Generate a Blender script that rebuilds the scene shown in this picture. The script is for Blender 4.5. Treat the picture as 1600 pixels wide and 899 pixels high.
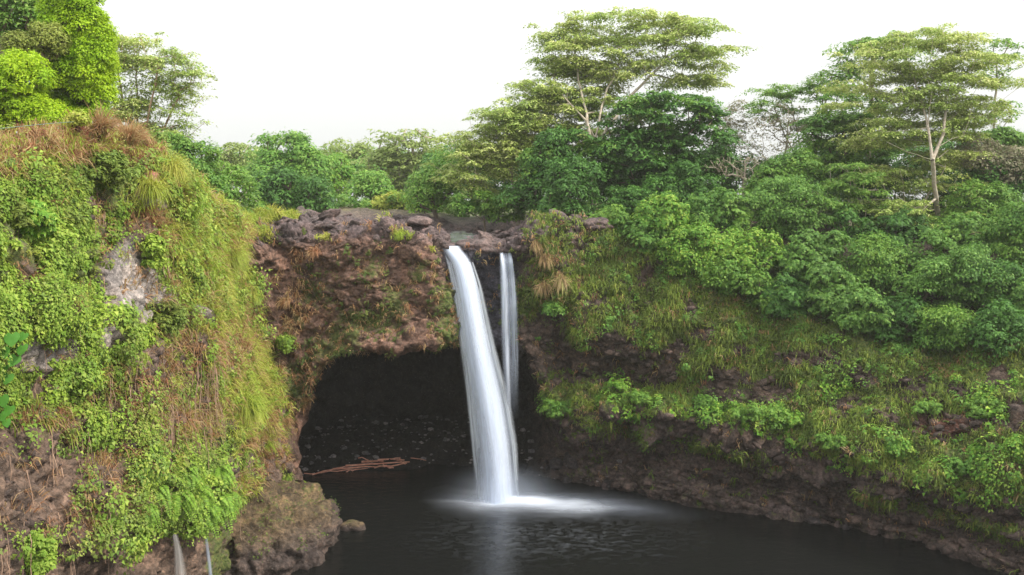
import bpy, math, random
import numpy as np
from mathutils import Vector

for o in list(bpy.data.objects):
    bpy.data.objects.remove(o)
scene = bpy.context.scene
COL = scene.collection
rng = np.random.default_rng(7)
random.seed(7)

# ------------------------------------------------------------------ camera
CAM_Z = 29.0
FPX = 1500.0                       # focal length in pixels of the 1600 px wide photograph
PITCH = math.atan(149.5 / FPX)
cam_d = bpy.data.cameras.new('camera')
cam_d.sensor_width = 36.0
cam_d.lens = FPX * 36.0 / 1600.0
cam_d.clip_start = 0.5
cam_d.clip_end = 3000.0
cam = bpy.data.objects.new('camera', cam_d)
COL.objects.link(cam)
cam.location = (0, 0, CAM_Z)
cam.rotation_euler = (math.pi / 2 - PITCH, 0, 0)
scene.camera = cam

# ------------------------------------------------------------------ sky: bright, even overcast
SUN_EL, SUN_AZ = 42.0, 106.0       # degrees; azimuth clockwise from +Y (behind the viewer, to the right)
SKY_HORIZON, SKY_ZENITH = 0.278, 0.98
world = bpy.data.worlds.new('World')
scene.world = world
world.use_nodes = True
nt = world.node_tree
nt.nodes.clear()
out = nt.nodes.new('ShaderNodeOutputWorld')
sky = nt.nodes.new('ShaderNodeTexSky')
sky.sky_type = 'NISHITA'
sky.sun_disc = False
sky.sun_elevation = math.radians(SUN_EL)
sky.sun_rotation = math.radians(SUN_AZ)
sky.air_density = 1.0
sky.dust_density = 5.0
bg1 = nt.nodes.new('ShaderNodeBackground')
bg1.inputs['Strength'].default_value = 0.05
nt.links.new(sky.outputs[0], bg1.inputs['Color'])
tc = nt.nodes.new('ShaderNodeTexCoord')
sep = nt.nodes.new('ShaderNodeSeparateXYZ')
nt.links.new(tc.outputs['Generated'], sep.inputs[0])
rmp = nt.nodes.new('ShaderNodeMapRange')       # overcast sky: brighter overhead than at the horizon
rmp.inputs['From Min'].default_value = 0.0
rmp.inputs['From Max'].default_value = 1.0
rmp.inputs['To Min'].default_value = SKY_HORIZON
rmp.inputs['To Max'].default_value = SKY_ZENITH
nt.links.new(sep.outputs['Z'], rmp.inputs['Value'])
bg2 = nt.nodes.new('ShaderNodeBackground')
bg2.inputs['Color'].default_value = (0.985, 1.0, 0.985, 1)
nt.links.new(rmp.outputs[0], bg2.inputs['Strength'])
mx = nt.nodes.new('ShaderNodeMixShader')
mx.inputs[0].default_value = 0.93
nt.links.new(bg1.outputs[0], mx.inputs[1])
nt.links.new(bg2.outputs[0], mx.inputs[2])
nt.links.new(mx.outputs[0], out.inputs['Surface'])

# ------------------------------------------------------------------ sun behind thin cloud
sun_d = bpy.data.lights.new('sun', 'SUN')
sun_d.energy = 1.5
sun_d.angle = math.radians(7)
sun_d.color = (1.0, 0.95, 0.84)
sun = bpy.data.objects.new('sun', sun_d)
COL.objects.link(sun)
_e, _a = math.radians(SUN_EL), math.radians(SUN_AZ)
to_sun = Vector((math.cos(_e) * math.sin(_a), math.cos(_e) * math.cos(_a), math.sin(_e)))
sun.rotation_euler = to_sun.to_track_quat('Z', 'Y').to_euler()
sun.location = to_sun * 200

vs = scene.view_settings
vs.view_transform = 'Standard'
vs.look = 'None'
vs.exposure = 1.65
vs.gamma = 1.0
vs.use_curve_mapping = False
scene.cycles.transparent_max_bounces = 40
scene.cycles.max_bounces = 6
scene.cycles.diffuse_bounces = 2
scene.cycles.glossy_bounces = 3
scene.cycles.transmission_bounces = 4
scene.cycles.volume_bounces = 1
scene.cycles.use_denoising = True

# ------------------------------------------------------------------ geometry helpers
CT, ST = math.cos(PITCH), math.sin(PITCH)

def P(px, py, d):
    """point seen at photo pixel (px, py) at depth y = d"""
    u, v = (px - 800) / FPX, (449.5 - py) / FPX
    t = d / (CT + v * ST)
    return (u * t, d, CAM_Z + t * (-ST + v * CT))

def Q(px, z, d):
    """point of height z at depth d in the pixel column px"""
    t = d * CT + (CAM_Z - z) * ST
    return ((px - 800) / FPX * t, d, z)

def proj(p):
    p = np.asarray(p, float)
    x, y, z = p[..., 0], p[..., 1], p[..., 2] - CAM_Z
    t = y * CT - z * ST
    v = y * ST + z * CT
    return 800 + FPX * x / t, 449.5 - FPX * v / t, t

def hash3(ix, iy, iz, s=0):
    h = (ix.astype(np.int64) * 374761393 + iy.astype(np.int64) * 668265263 + iz.astype(np.int64) * 2147483647 + s * 974634777) & 0xFFFFFFFF
    h = ((h ^ (h >> 13)) * 1274126177) & 0xFFFFFFFF
    h = (h ^ (h >> 16)) & 0xFFFFFFFF
    h = (h * 2246822519) & 0xFFFFFFFF
    return ((h ^ (h >> 15)) & 0xFFFFFF) / float(0xFFFFFF)

def vnoise(p, s=0):
    f = np.floor(p)
    i = f.astype(np.int64)
    w = p - f
    w = w * w * w * (w * (w * 6 - 15) + 10)
    r = 0
    for dx in (0, 1):
        wx = w[:, 0] if dx else 1 - w[:, 0]
        for dy in (0, 1):
            wy = w[:, 1] if dy else 1 - w[:, 1]
            for dz in (0, 1):
                wz = w[:, 2] if dz else 1 - w[:, 2]
                r = r + wx * wy * wz * hash3(i[:, 0] + dx, i[:, 1] + dy, i[:, 2] + dz, s)
    return r * 2 - 1

def fbm(p, scale, octs=4, s=0, gain=0.5):
    p = np.asarray(p, float) / scale
    a, r, n = 1.0, 0, 0
    for k in range(octs):
        r = r + a * vnoise(p + 17.3 * k, s + k)
        n += a
        a *= gain
        p = p * 2.03
    return r / n

def cells(p, scale, s=0):
    """worley: distance to the nearest point, to the second, random value of the cell"""
    p = np.asarray(p, float) / scale
    i0 = np.floor(p).astype(np.int64)
    d1 = np.full(len(p), 9.0)
    d2 = np.full(len(p), 9.0)
    val = np.zeros(len(p))
    for dx in (-1, 0, 1):
        for dy in (-1, 0, 1):
            for dz in (-1, 0, 1):
                i = i0 + np.array([dx, dy, dz])
                q = np.stack([i[:, k] + hash3(i[:, 0], i[:, 1], i[:, 2], s + 11 * (k + 1)) for k in range(3)], 1)
                d = np.linalg.norm(p - q, axis=1)
                v = hash3(i[:, 0], i[:, 1], i[:, 2], s + 77)
                m = d < d1
                d2 = np.where(m, d1, np.minimum(d2, d))
                val = np.where(m, v, val)
                d1 = np.where(m, d, d1)
    return d1, d2, val

def norm(v):
    v = np.asarray(v, float)
    return v / np.maximum(np.linalg.norm(v, axis=-1, keepdims=True), 1e-9)

def mesh_np(name, verts, faces, mat, smooth=False, mats=None, mat_idx=None):
    """faces: list of arrays (n, k)"""
    me = bpy.data.meshes.new(name)
    verts = np.asarray(verts, np.float32)
    me.vertices.add(len(verts))
    me.vertices.foreach_set('co', verts.ravel())
    if not isinstance(faces, list):
        faces = [faces]
    faces = [np.asarray(f, np.int32) for f in faces if len(f)]
    tot = sum(len(f) for f in faces)
    loops = np.concatenate([f.ravel() for f in faces])
    counts = np.concatenate([np.full(len(f), f.shape[1], np.int32) for f in faces])
    starts = np.concatenate([[0], np.cumsum(counts)[:-1]]).astype(np.int32)
    me.loops.add(len(loops))
    me.loops.foreach_set('vertex_index', loops)
    me.polygons.add(tot)
    me.polygons.foreach_set('loop_start', starts)
    me.polygons.foreach_set('loop_total', counts)
    if smooth:
        me.polygons.foreach_set('use_smooth', np.ones(tot, bool))
    me.update(calc_edges=True)
    for m in (mats or [mat]):
        me.materials.append(m)
    return me

def link(name, me, parent=None, label=None, cat=None, group=None, kind=None, loc=None):
    o = bpy.data.objects.new(name, me)
    COL.objects.link(o)
    if parent is not None:
        o.parent = parent
    if loc is not None:
        o.location = loc
    if label: o['label'] = label
    if cat: o['category'] = cat
    if group: o['group'] = group
    if kind: o['kind'] = kind
    return o

def thing(name, loc, label, cat, group=None):
    return link(name, None, None, label, cat, group, None, loc)

def copy_thing(src, loc, rot=None, scale=None, label=None):
    r = src.copy()
    COL.objects.link(r)
    r.location = loc
    if rot is not None: r.rotation_euler = rot
    if scale is not None: r.scale = scale
    if label: r['label'] = label
    for ch in src.children:
        c = ch.copy()
        COL.objects.link(c)
        c.parent = r
    return r

def leaf_quads(C, N, D, L, W, droop=0.15, folded=False):
    """one folded leaf per row -> verts (4n,3), faces (n,4)"""
    C, N, D = np.asarray(C, float), norm(N), np.asarray(D, float)
    D = norm(D - N * np.sum(D * N, 1, keepdims=True))
    S = np.cross(N, D)
    L = np.asarray(L, float).reshape(-1, 1) * np.ones((len(C), 1))
    W = np.asarray(W, float).reshape(-1, 1) * np.ones((len(C), 1))
    if not folded:                     # small leaves: one face each
        w = W * .62
        j = rng.random((len(C), 1)) * .5 - .25
        v = np.stack([C - D * L * .45 + S * w * (1 + j), C - D * L * (.3 + j * .6) - S * w * (1 - j), C + D * L * .6 - N * L * droop * .5], 1)
        return v.reshape(-1, 3), np.arange(len(C) * 3).reshape(-1, 3)
    v = np.stack([C - D * L / 2 - N * L * droop * 0.6, C + S * W / 2 + D * L * 0.05 + N * W * 0.12,
                  C + D * L / 2 - N * L * droop, C - S * W / 2 + D * L * 0.05 + N * W * 0.12], 1)
    n = len(C)
    return v.reshape(-1, 3), (np.arange(n * 4).reshape(n, 4))

def rand_dir(n, g=None):
    g = g or rng
    return norm(g.normal(size=(n, 3)))

def tubes(segs, sides=5):
    """segs: list of (p0, p1, r0, r1)"""
    A = np.array([s[0] for s in segs], float)
    B = np.array([s[1] for s in segs], float)
    ra = np.array([s[2] for s in segs], float)
    rb = np.array([s[3] for s in segs], float)
    d = norm(B - A)
    up = np.where(np.abs(d[:, 2:3]) > 0.9, np.array([[1.0, 0, 0]]), np.array([[0, 0, 1.0]]))
    s = norm(np.cross(d, up))
    t = np.cross(d, s)
    n = len(segs)
    ang = np.arange(sides) * 2 * math.pi / sides
    ring = (np.cos(ang)[None, :, None] * s[:, None, :] + np.sin(ang)[None, :, None] * t[:, None, :])
    va = A[:, None, :] + ring * ra[:, None, None]
    vb = B[:, None, :] + ring * rb[:, None, None]
    v = np.concatenate([va, vb], 1).reshape(-1, 3)
    k = np.arange(sides)
    k2 = (k + 1) % sides
    f = np.stack([k, k2, k2 + sides, k + sides], 1)
    F = (np.arange(n) * 2 * sides)[:, None, None] + f[None]
    return v, F.reshape(-1, 4)

class Acc:
    def __init__(s): s.v, s.f, s.n = [], {}, 0
    def add(s, v, *faces):
        for f in faces:
            f = np.asarray(f)
            if len(f): s.f.setdefault(f.shape[1], []).append(f + s.n)
        s.v.append(v); s.n += len(v)
    def mesh(s, name, mat, smooth=False):
        return mesh_np(name, np.concatenate(s.v), [np.concatenate(x) for x in s.f.values()], mat, smooth)

# ------------------------------------------------------------------ materials
def new_mat(name):
    m = bpy.data.materials.new(name)
    m.use_nodes = True
    t = m.node_tree
    t.nodes.clear()
    o = t.nodes.new('ShaderNodeOutputMaterial')
    return m, t, o

def noise_node(t, scale, detail=4, rough=0.55, vec=None, dist=0.0):
    n = t.nodes.new('ShaderNodeTexNoise')
    n.inputs['Scale'].default_value = scale
    n.inputs['Detail'].default_value = detail
    n.inputs['Roughness'].default_value = rough
    n.inputs['Distortion'].default_value = dist
    if vec is not None: t.links.new(vec, n.inputs['Vector'])
    return n

def ramp_node(t, fac, stops):
    r = t.nodes.new('ShaderNodeValToRGB')
    while len(r.color_ramp.elements) < len(stops):
        r.color_ramp.elements.new(0.5)
    for e, (p, c) in zip(r.color_ramp.elements, stops):
        e.position = p
        e.color = (c[0], c[1], c[2], 1)
    t.links.new(fac, r.inputs[0])
    return r

def mixrgb(t, a, b, fac, mode='MIX'):
    n = t.nodes.new('ShaderNodeMix')
    n.data_type = 'RGBA'
    n.blend_type = mode
    for src, sock in ((a, n.inputs[6]), (b, n.inputs[7]), (fac, n.inputs[0])):
        if hasattr(src, 'links'): t.links.new(src, sock)
        elif isinstance(src, (int, float)): sock.default_value = src
        else: sock.default_value = (src[0], src[1], src[2], 1)
    return n.outputs[2]

def leaf_mat(name, stops, trans=0.35, patch=0.5, patch_scale=0.25, patch_col=None, rough=0.55):
    m, t, o = new_mat(name)
    geo = t.nodes.new('ShaderNodeNewGeometry')
    r = ramp_node(t, geo.outputs['Random Per Island'], stops)
    n = noise_node(t, patch_scale, 2, 0.5, geo.outputs['Position'])
    pc = patch_col or tuple(0.62 * x for x in stops[0][1])
    sh = ramp_node(t, n.outputs[0], [(0.38, (0, 0, 0)), (0.66, (1, 1, 1))])
    f = t.nodes.new('ShaderNodeMath'); f.operation = 'MULTIPLY'
    t.links.new(sh.outputs[0], f.inputs[0]); f.inputs[1].default_value = patch
    col = mixrgb(t, r.outputs[0], pc, f.outputs[0])
    b = t.nodes.new('ShaderNodeBsdfPrincipled')
    b.inputs['Roughness'].default_value = rough
    b.inputs['Specular IOR Level'].default_value = 0.25
    t.links.new(col, b.inputs['Base Color'])
    tr = t.nodes.new('ShaderNodeBsdfTranslucent')
    t.links.new(col, tr.inputs['Color'])
    mxs = t.nodes.new('ShaderNodeMixShader')
    mxs.inputs[0].default_value = trans
    t.links.new(b.outputs[0], mxs.inputs[1]); t.links.new(tr.outputs[0], mxs.inputs[2])
    t.links.new(mxs.outputs[0], o.inputs['Surface'])
    return m

def L3(a, b, c, k=1.0):
    f = lambda x: tuple(k * y for y in x)
    return [(0.0, f(a)), (0.5, f(b)), (1.0, f(c))]

M = {}
M['creeper'] = leaf_mat('creeper_leaf', L3((.17, .28, .03), (.29, .42, .045), (.46, .54, .10)), patch=.6, patch_col=(.12, .24, .03), patch_scale=.5)
M['creeper_dark'] = leaf_mat('dark_creeper_leaf', L3((.10, .19, .03), (.17, .28, .045), (.29, .38, .07)), patch=.5, patch_col=(.20, .19, .04), patch_scale=.5)
M['grass'] = leaf_mat('yellow_green_grass', L3((.30, .34, .05), (.42, .44, .06), (.55, .47, .13)), patch=.7, patch_col=(.24, .38, .03), patch_scale=.35)
M['dry'] = leaf_mat('dry_grass', L3((.32, .16, .07), (.45, .28, .13), (.48, .40, .20)), patch=.5, patch_col=(.34, .13, .08), patch_scale=.4)
M['straw'] = leaf_mat('straw_grass', L3((.30, .20, .10), (.42, .32, .16), (.34, .36, .10)), patch=.4, patch_col=(.30, .15, .08))
M['moss'] = leaf_mat('moss_leaf', L3((.08, .13, .025), (.13, .18, .035), (.20, .22, .05)), patch=.6, patch_col=(.06, .10, .02), patch_scale=.4)
M['bank_grass'] = leaf_mat('bank_grass', L3((.13, .20, .03), (.21, .29, .04), (.33, .36, .07)), patch=.6, patch_col=(.08, .13, .03), patch_scale=.35)
M['fern'] = leaf_mat('fern_leaf', L3((.14, .27, .03), (.21, .38, .04), (.30, .46, .06)), patch=.3)
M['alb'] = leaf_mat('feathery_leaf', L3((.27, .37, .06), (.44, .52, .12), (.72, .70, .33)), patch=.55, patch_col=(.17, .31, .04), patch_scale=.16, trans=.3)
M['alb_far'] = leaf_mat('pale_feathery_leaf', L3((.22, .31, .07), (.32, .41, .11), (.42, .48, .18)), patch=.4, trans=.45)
M['alb_green'] = leaf_mat('green_feathery_leaf', L3((.12, .26, .04), (.20, .37, .06), (.33, .45, .10)), patch=.4, trans=.45)
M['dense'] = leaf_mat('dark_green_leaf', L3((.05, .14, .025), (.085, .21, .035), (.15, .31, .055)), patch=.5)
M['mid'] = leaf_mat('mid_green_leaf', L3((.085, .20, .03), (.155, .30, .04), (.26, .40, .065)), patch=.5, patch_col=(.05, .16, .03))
M['blue'] = leaf_mat('cool_green_leaf', L3((.075, .18, .03), (.14, .29, .05), (.25, .41, .08)), patch=.4, patch_scale=.3)
M['far'] = leaf_mat('hazy_green_leaf', L3((.12, .27, .04), (.20, .38, .06), (.33, .48, .09)), patch=.4, patch_col=(.08, .22, .04), trans=.4)  # mid green lightened, distance haze mixed into the leaf colour
M['yel'] = leaf_mat('yellow_green_leaf', L3((.11, .26, .025), (.19, .38, .04), (.40, .50, .08)), patch=.45, patch_col=(.07, .21, .03))
M['lime'] = leaf_mat('lime_green_leaf', L3((.30, .47, .01), (.38, .55, .015), (.50, .64, .03)), patch=.6, patch_col=(.17, .38, .02), patch_scale=.3, trans=.4)
M['olive'] = leaf_mat('olive_leaf', L3((.22, .29, .05), (.32, .37, .07), (.40, .42, .10)), patch=.4)
M['brush'] = leaf_mat('dry_brush_leaf', L3((.22, .20, .13), (.30, .26, .17), (.20, .24, .10)), patch=.3)

def bark_mat(name, c1, c2):
    m, t, o = new_mat(name)
    geo = t.nodes.new('ShaderNodeNewGeometry')
    n = noise_node(t, 2.5, 5, .6, geo.outputs['Position'])
    r = ramp_node(t, n.outputs[0], [(.35, c1), (.65, c2)])
    b = t.nodes.new('ShaderNodeBsdfPrincipled')
    b.inputs['Roughness'].default_value = .9
    t.links.new(r.outputs[0], b.inputs['Base Color'])
    t.links.new(b.outputs[0], o.inputs['Surface'])
    return m
M['bark_pale'] = bark_mat('pale_bark', (.30, .24, .18), (.48, .42, .34))
M['bark_dark'] = bark_mat('dark_bark', (.10, .07, .05), (.20, .15, .11))
M['bark_pink'] = bark_mat('reddish_bark', (.30, .17, .12), (.42, .27, .20))
M['root'] = bark_mat('dry_root', (.28, .17, .12), (.42, .28, .19))
M['drift'] = bark_mat('driftwood', (.50, .20, .14), (.72, .38, .28))
M['dead'] = bark_mat('dead_twig', (.34, .27, .21), (.48, .40, .33))

def rock_mat(name, use_attr=True, base=(.15, .11, .10), var=1.0):
    m, t, o = new_mat(name)
    geo = t.nodes.new('ShaderNodeNewGeometry')
    pos = geo.outputs['Position']
    if use_attr:
        a = t.nodes.new('ShaderNodeAttribute'); a.attribute_name = 'rock_col'
        basec = a.outputs['Color']
    else:
        rr = t.nodes.new('ShaderNodeRGB'); rr.outputs[0].default_value = (*base, 1)
        basec = rr.outputs[0]
    n1 = noise_node(t, .55, 8, .65, pos, .4)
    n2 = noise_node(t, 3.5, 6, .7, pos)
    r1 = ramp_node(t, n1.outputs[0], [(.32, (.38, .35, .36)), (.5, (.95, .9, .88)), (.68, (2.0, 1.8, 1.65))])
    r2 = ramp_node(t, n2.outputs[0], [(.34, (.4, .38, .38)), (.5, (.95, .95, .95)), (.66, (2.1, 2.0, 1.95))])
    c = mixrgb(t, basec, r1.outputs[0], .85, 'MULTIPLY')
    c = mixrgb(t, c, r2.outputs[0], .8, 'MULTIPLY')
    # pale lichen specks
    n3 = noise_node(t, 9, 3, .6, pos)
    s3 = ramp_node(t, n3.outputs[0], [(.66, (0, 0, 0)), (.72, (.6, .6, .6))])
    c = mixrgb(t, c, (.40, .37, .35), s3.outputs[0])
    if use_attr:
        # thin moss film where the attribute says so
        n4 = noise_node(t, 1.1, 6, .7, pos)
        am = t.nodes.new('ShaderNodeAttribute'); am.attribute_name = 'moss'
        ma = t.nodes.new('ShaderNodeMath'); ma.operation = 'ADD'
        t.links.new(n4.outputs[0], ma.inputs[0]); t.links.new(am.outputs['Fac'], ma.inputs[1])
        sm = ramp_node(t, ma.outputs[0], [(.82, (0, 0, 0)), (.98, (.85, .85, .85))])
        n5 = noise_node(t, 4, 3, .6, pos)
        mc = ramp_node(t, n5.outputs[0], [(.35, (.045, .075, .015)), (.5, (.10, .14, .03)), (.68, (.20, .19, .05))])
        c = mixrgb(t, c, mc.outputs[0], sm.outputs[0])
    b = t.nodes.new('ShaderNodeBsdfPrincipled')
    b.inputs['Roughness'].default_value = .8
    b.inputs['Specular IOR Level'].default_value = .3
    t.links.new(c, b.inputs['Base Color'])
    v = t.nodes.new('ShaderNodeTexVoronoi')
    v.inputs['Scale'].default_value = 1.7
    dn = noise_node(t, 1.5, 3, .5, pos)
    vm = t.nodes.new('ShaderNodeVectorMath'); vm.operation = 'ADD'
    t.links.new(pos, vm.inputs[0]); t.links.new(dn.outputs['Color'], vm.inputs[1])
    t.links.new(vm.outputs[0], v.inputs['Vector'])
    n6 = noise_node(t, 2.2, 10, .72, pos)
    add = t.nodes.new('ShaderNodeMath'); add.operation = 'MULTIPLY_ADD'
    t.links.new(v.outputs['Distance'], add.inputs[0]); add.inputs[1].default_value = .5
    t.links.new(n6.outputs[0], add.inputs[2])
    bp = t.nodes.new('ShaderNodeBump')
    bp.inputs['Strength'].default_value = .9
    bp.inputs['Distance'].default_value = .35
    t.links.new(add.outputs[0], bp.inputs['Height'])
    t.links.new(bp.outputs[0], b.inputs['Normal'])
    t.links.new(b.outputs[0], o.inputs['Surface'])
    return m
M['rock'] = rock_mat('cliff_rock')
M['boulder'] = rock_mat('lava_boulder', False, (.105, .080, .078))
M['boulder_brown'] = rock_mat('brown_broken_rock', False, (.092, .068, .060))
M['boulder_dark'] = rock_mat('wet_boulder', False, (.05, .043, .045))

# ------------------------------------------------------------------ what covers the cliffs, cell by cell of 40 px (seen on the photograph)
COVER = """
........................................
........................................
........................................
........................................
ooooooo.................................
oooroooyC...............................
ryCCCCyyyC..............................
ccCCCgyyyyb..........b..b...............
ccCCCyyyyybbbbbbbbbbbmbmC...............
ccccrbCyyobbbbbbbbbbbobmmCCCCCC.........
ccccggCryybobbmbmbbbbooyyyyCCCCCCC......
ccccggryyybombbmbmbbmoyyyyymmCCCCCCC....
cccccCrryobobmmmbmbbmCoyyyymmmmCCCCCCC..
CggcCCrryoybmmbbbmbbbmmyommmmmmmCCCCCCCC
CgccrrrryyymobbbbbbbbbbbbmmmmmmmCCmmommm
CcccrbrryyymobbbbbbbmmmmCmmbbmmmmrmrrmCC
cCcccrrrCyo.........bmbbCCCCCCCyymrmrmrC
bbcrrrrrCbo.........bbbbbbbbbCCyyyyCmCCm
bbbrrCCffbb.........bbbbbbbbbbbbyyyyyCCm
bbbrrrfffyom........bbbbbbbbbbbbbbbmmyym
bbrrCCfffCmbbb......bbbbbbbbbbbbbbbmbmmm
bcbbrrbbCmbbbb......bbbbbbbbbbbbbbbbbbmb
bcbbrrbbCmbbbb......bbbbbbbbbbbbbbbbbbbm
""".strip().split('\n')
COVER = [r.ljust(40, '.')[:40] for r in COVER]
COVER_ARR = np.array([[ord(c) for c in r] for r in COVER])
KINDS = {k: ord(k) for k in 'cCyomfrgbd.'}

# particular patches: (x, y, half width, half height, kind)
SPOTS = [(60, 225, 85, 26, 'o'), (190, 228, 56, 30, 'o'), (130, 215, 60, 26, 'o'), (165, 520, 22, 22, 'g'), (60, 602, 22, 26, 'b'), (150, 622, 34, 18, 'r'), (238, 565, 28, 26, 'b'), (300, 600, 26, 24, 'b'), (115, 470, 16, 12, 'r'), (40, 430, 14, 22, 'r'), (150, 330, 18, 24, 'r'), (235, 300, 24, 38, 'g'), (203, 430, 44, 56, 'g'), (240, 475, 30, 34, 'g'), (420, 400, 40, 40, 'b'), (440, 440, 22, 70, 'b'), (268, 385, 26, 24, 'r'), (75, 545, 38, 32, 'g'), (330, 560, 50, 40, 'r'), (200, 600, 40, 50, 'r'), (90, 660, 50, 26, 'r'), (315, 488, 14, 14, 'g'),
 (290, 640, 60, 60, 'r'), (60, 740, 75, 50, 'b'), (10, 700, 30, 50, 'b'), (225, 345, 30, 20, 'o'), (90, 235, 70, 18, 'o'), (300, 400, 30, 60, 'y'),
 (955, 555, 44, 42, 'b'), (1025, 575, 36, 34, 'b'), (870, 555, 42, 22, 'b'), (905, 580, 30, 24, 'b'), (1130, 590, 40, 18, 'b'), (1205, 612, 36, 22, 'b'), (1060, 545, 20, 16, 'b'),
 (1240, 560, 30, 12, 'b'), (1100, 520, 18, 14, 'b'), (1160, 545, 16, 12, 'b'), (1500, 610, 30, 12, 'b'), (1340, 700, 26, 10, 'b'), (1385, 652, 20, 14, 'b'), (1470, 665, 44, 24, 'b'), (1310, 640, 16, 22, 'b'), (1560, 590, 26, 20, 'b'), (1290, 560, 26, 16, 'b'), (1425, 600, 30, 12, 'b'), (930, 470, 26, 12, 'b'),
 (1530, 660, 26, 16, 'b'), (1010, 430, 16, 22, 'b'), (1350, 590, 22, 14, 'b'), (1590, 650, 20, 30, 'b'), (1075, 480, 16, 12, 'b'),
 (850, 520, 40, 34, 'b'), (870, 482, 14, 8, 'C')]
LOW_X = [820, 860, 900, 1000, 1100, 1200, 1250, 1300, 1400, 1500, 1600, 1800]
LOW_Y = [655, 655, 640, 640, 652, 678, 692, 716, 745, 768, 790, 850]

def cover_at(px, py, jit=16, g=None):
    g = g or rng
    x = px + g.normal(size=np.shape(px)) * jit
    y = py + g.normal(size=np.shape(py)) * jit
    ix = np.clip((x // 40).astype(int), 0, 39)
    iy = np.clip((y // 40).astype(int), 0, len(COVER) - 1)
    k = COVER_ARR[iy, ix].copy()
    x2 = px + (x - px) * .35; y2 = py + (y - py) * .35
    for sx, sy, rx, ry, c in SPOTS:
        k[((x2 - sx) / rx) ** 2 + ((y2 - sy) / ry) ** 2 < 1] = ord(c)
    low = (px > 815) & (y2 > np.interp(px, LOW_X, LOW_Y))
    k[low] = ord('b')
    for sx, sy, rx, ry in ((1130, 705, 70, 5), (1420, 792, 80, 6), (1540, 822, 60, 6), (960, 668, 60, 5)):
        k[low & (np.abs((x2 - sx) / rx) < 1) & (np.abs((y2 - sy - (x2 - sx) * .25) / ry) < 1)] = ord('m')
    return k

# ------------------------------------------------------------------ the gorge: one lofted surface from the pool bed over the cliffs to the plateau
def lip_back(px, lip, s):
    """rows 10..13 behind the lip; s: list of (dd or abs depth, z)"""
    return [Q(px, z, d) for d, z in s]

Cc = []
def col(rows, back):
    assert len(rows) == 10 and len(back) == 4, (len(rows), len(back))
    Cc.append([tuple(map(float, r)) for r in rows + back])

# rows are listed from the top (lip) to the pool bed, then reversed
def colT(px, lip, r8, r7, r6, r5, r4, r3, r2, r1, r0, back):
    rows = [r0, r1, r2, r3, r4, r5, r6, r7, r8, lip]
    col(rows, [Q(b[2] if len(b) > 2 else px, b[1], b[0]) for b in back])

FAR = [(150, 26.0), (420, 25.0)]
colT(-420, P(-420, 190, 30), P(-420, 400, 29), P(-420, 650, 28), P(-420, 850, 27.5), P(-420, 1100, 27), P(-420, 1150, 27.5), P(-420, 1200, 27.5), P(-420, 1250, 27.3), Q(-420, 0, 27), Q(-420, -3, 26.5), [(36, 32, -400), (60, 31, -300), (150, 26, -100), (420, 25, 0)])
colT(-150, P(-150, 214, 38), P(-150, 360, 36.5), P(-150, 550, 35.5), P(-150, 750, 35), P(-150, 950, 34.5), P(-150, 1000, 35), P(-150, 1060, 35), P(-150, 1150, 34.8), Q(-150, 0, 34.5), Q(-150, -3, 34), [(44, 31.2, -140), (65, 30.6, -100), (150, 26, 0), (420, 25, 80)])
colT(15, P(15, 221, 45), P(15, 350, 43), P(15, 500, 42), P(15, 670, 42), P(15, 850, 40.5), P(15, 920, 40.5), P(15, 980, 40.5), P(15, 1050, 40.5), Q(15, 0, 40), Q(15, -3, 39.5), [(51, 31.4), (68, 30.5, 40), (150, 26, 100), (420, 25, 160)])
colT(120, P(118, 220, 50), P(120, 350, 48), P(125, 500, 47), P(125, 670, 47.2), P(125, 830, 45.5), P(125, 900, 46), P(125, 960, 46), P(125, 1020, 46), Q(125, 0, 45.5), Q(125, -3, 45), [(56, 31.5), (70, 30, 130), (150, 26, 180), (420, 25, 240)])
colT(195, P(188, 226, 55), P(198, 350, 52.5), P(205, 500, 51.5), P(210, 660, 51.3), P(215, 800, 50.5), P(215, 850, 52), P(215, 900, 52), P(215, 960, 51.5), Q(215, 0, 51), Q(215, -3, 50), [(61, 31), (74, 29.2, 205), (150, 26, 240), (420, 25, 300)])
colT(262, P(262, 256, 60), P(275, 380, 58), P(285, 520, 57), P(290, 660, 57), P(292, 800, 56.5), P(292, 825, 60.5), P(292, 880, 60.5), P(292, 940, 60), Q(292, 0, 59.5), Q(292, -3, 58), [(66, 30.3), (78, 28.3, 275), (150, 26, 300), (420, 25, 360)])
colT(328, P(324, 306, 67), P(328, 420, 65), P(334, 540, 64.5), P(344, 660, 64), P(352, 800, 64.5), P(352, 815, 68), P(352, 870, 68), P(352, 930, 67), Q(352, 0, 66), Q(352, -3, 64), [(72, 28), (84, 27.2, 335), (150, 26, 350), (420, 25, 420)])
colT(352, P(344, 332, 72), P(342, 420, 71), P(350, 510, 71), P(370, 600, 71), P(380, 762, 72.5), P(385, 785, 76), P(385, 820, 76), Q(385, 1, 75), Q(385, 0, 74), Q(385, -3, 72), [(77, 27), (88, 26.5, 360), (150, 26, 390), (420, 25, 450)])
colT(378, P(362, 347, 79), P(360, 420, 79.5), P(364, 500, 79.5), P(396, 590, 80), P(420, 742, 80.5), P(430, 750, 85), Q(430, 2, 86), Q(430, 1, 85.5), Q(432, 0, 85), Q(432, -3, 83), [(84, 26.2), (94, 26.3, 385), (150, 26, 420), (420, 25, 480)])
colT(395, P(380, 356, 84), P(378, 420, 85.8), P(386, 490, 86.4), P(422, 590, 85.5), P(442, 725, 84.5), P(455, 735, 88), Q(455, 2, 89), Q(455, 1, 88.5), Q(457, 0, 88), Q(457, -3, 86), [(90, 26.0), (100, 26.3, 410), (150, 26, 450), (420, 25, 510)])
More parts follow.
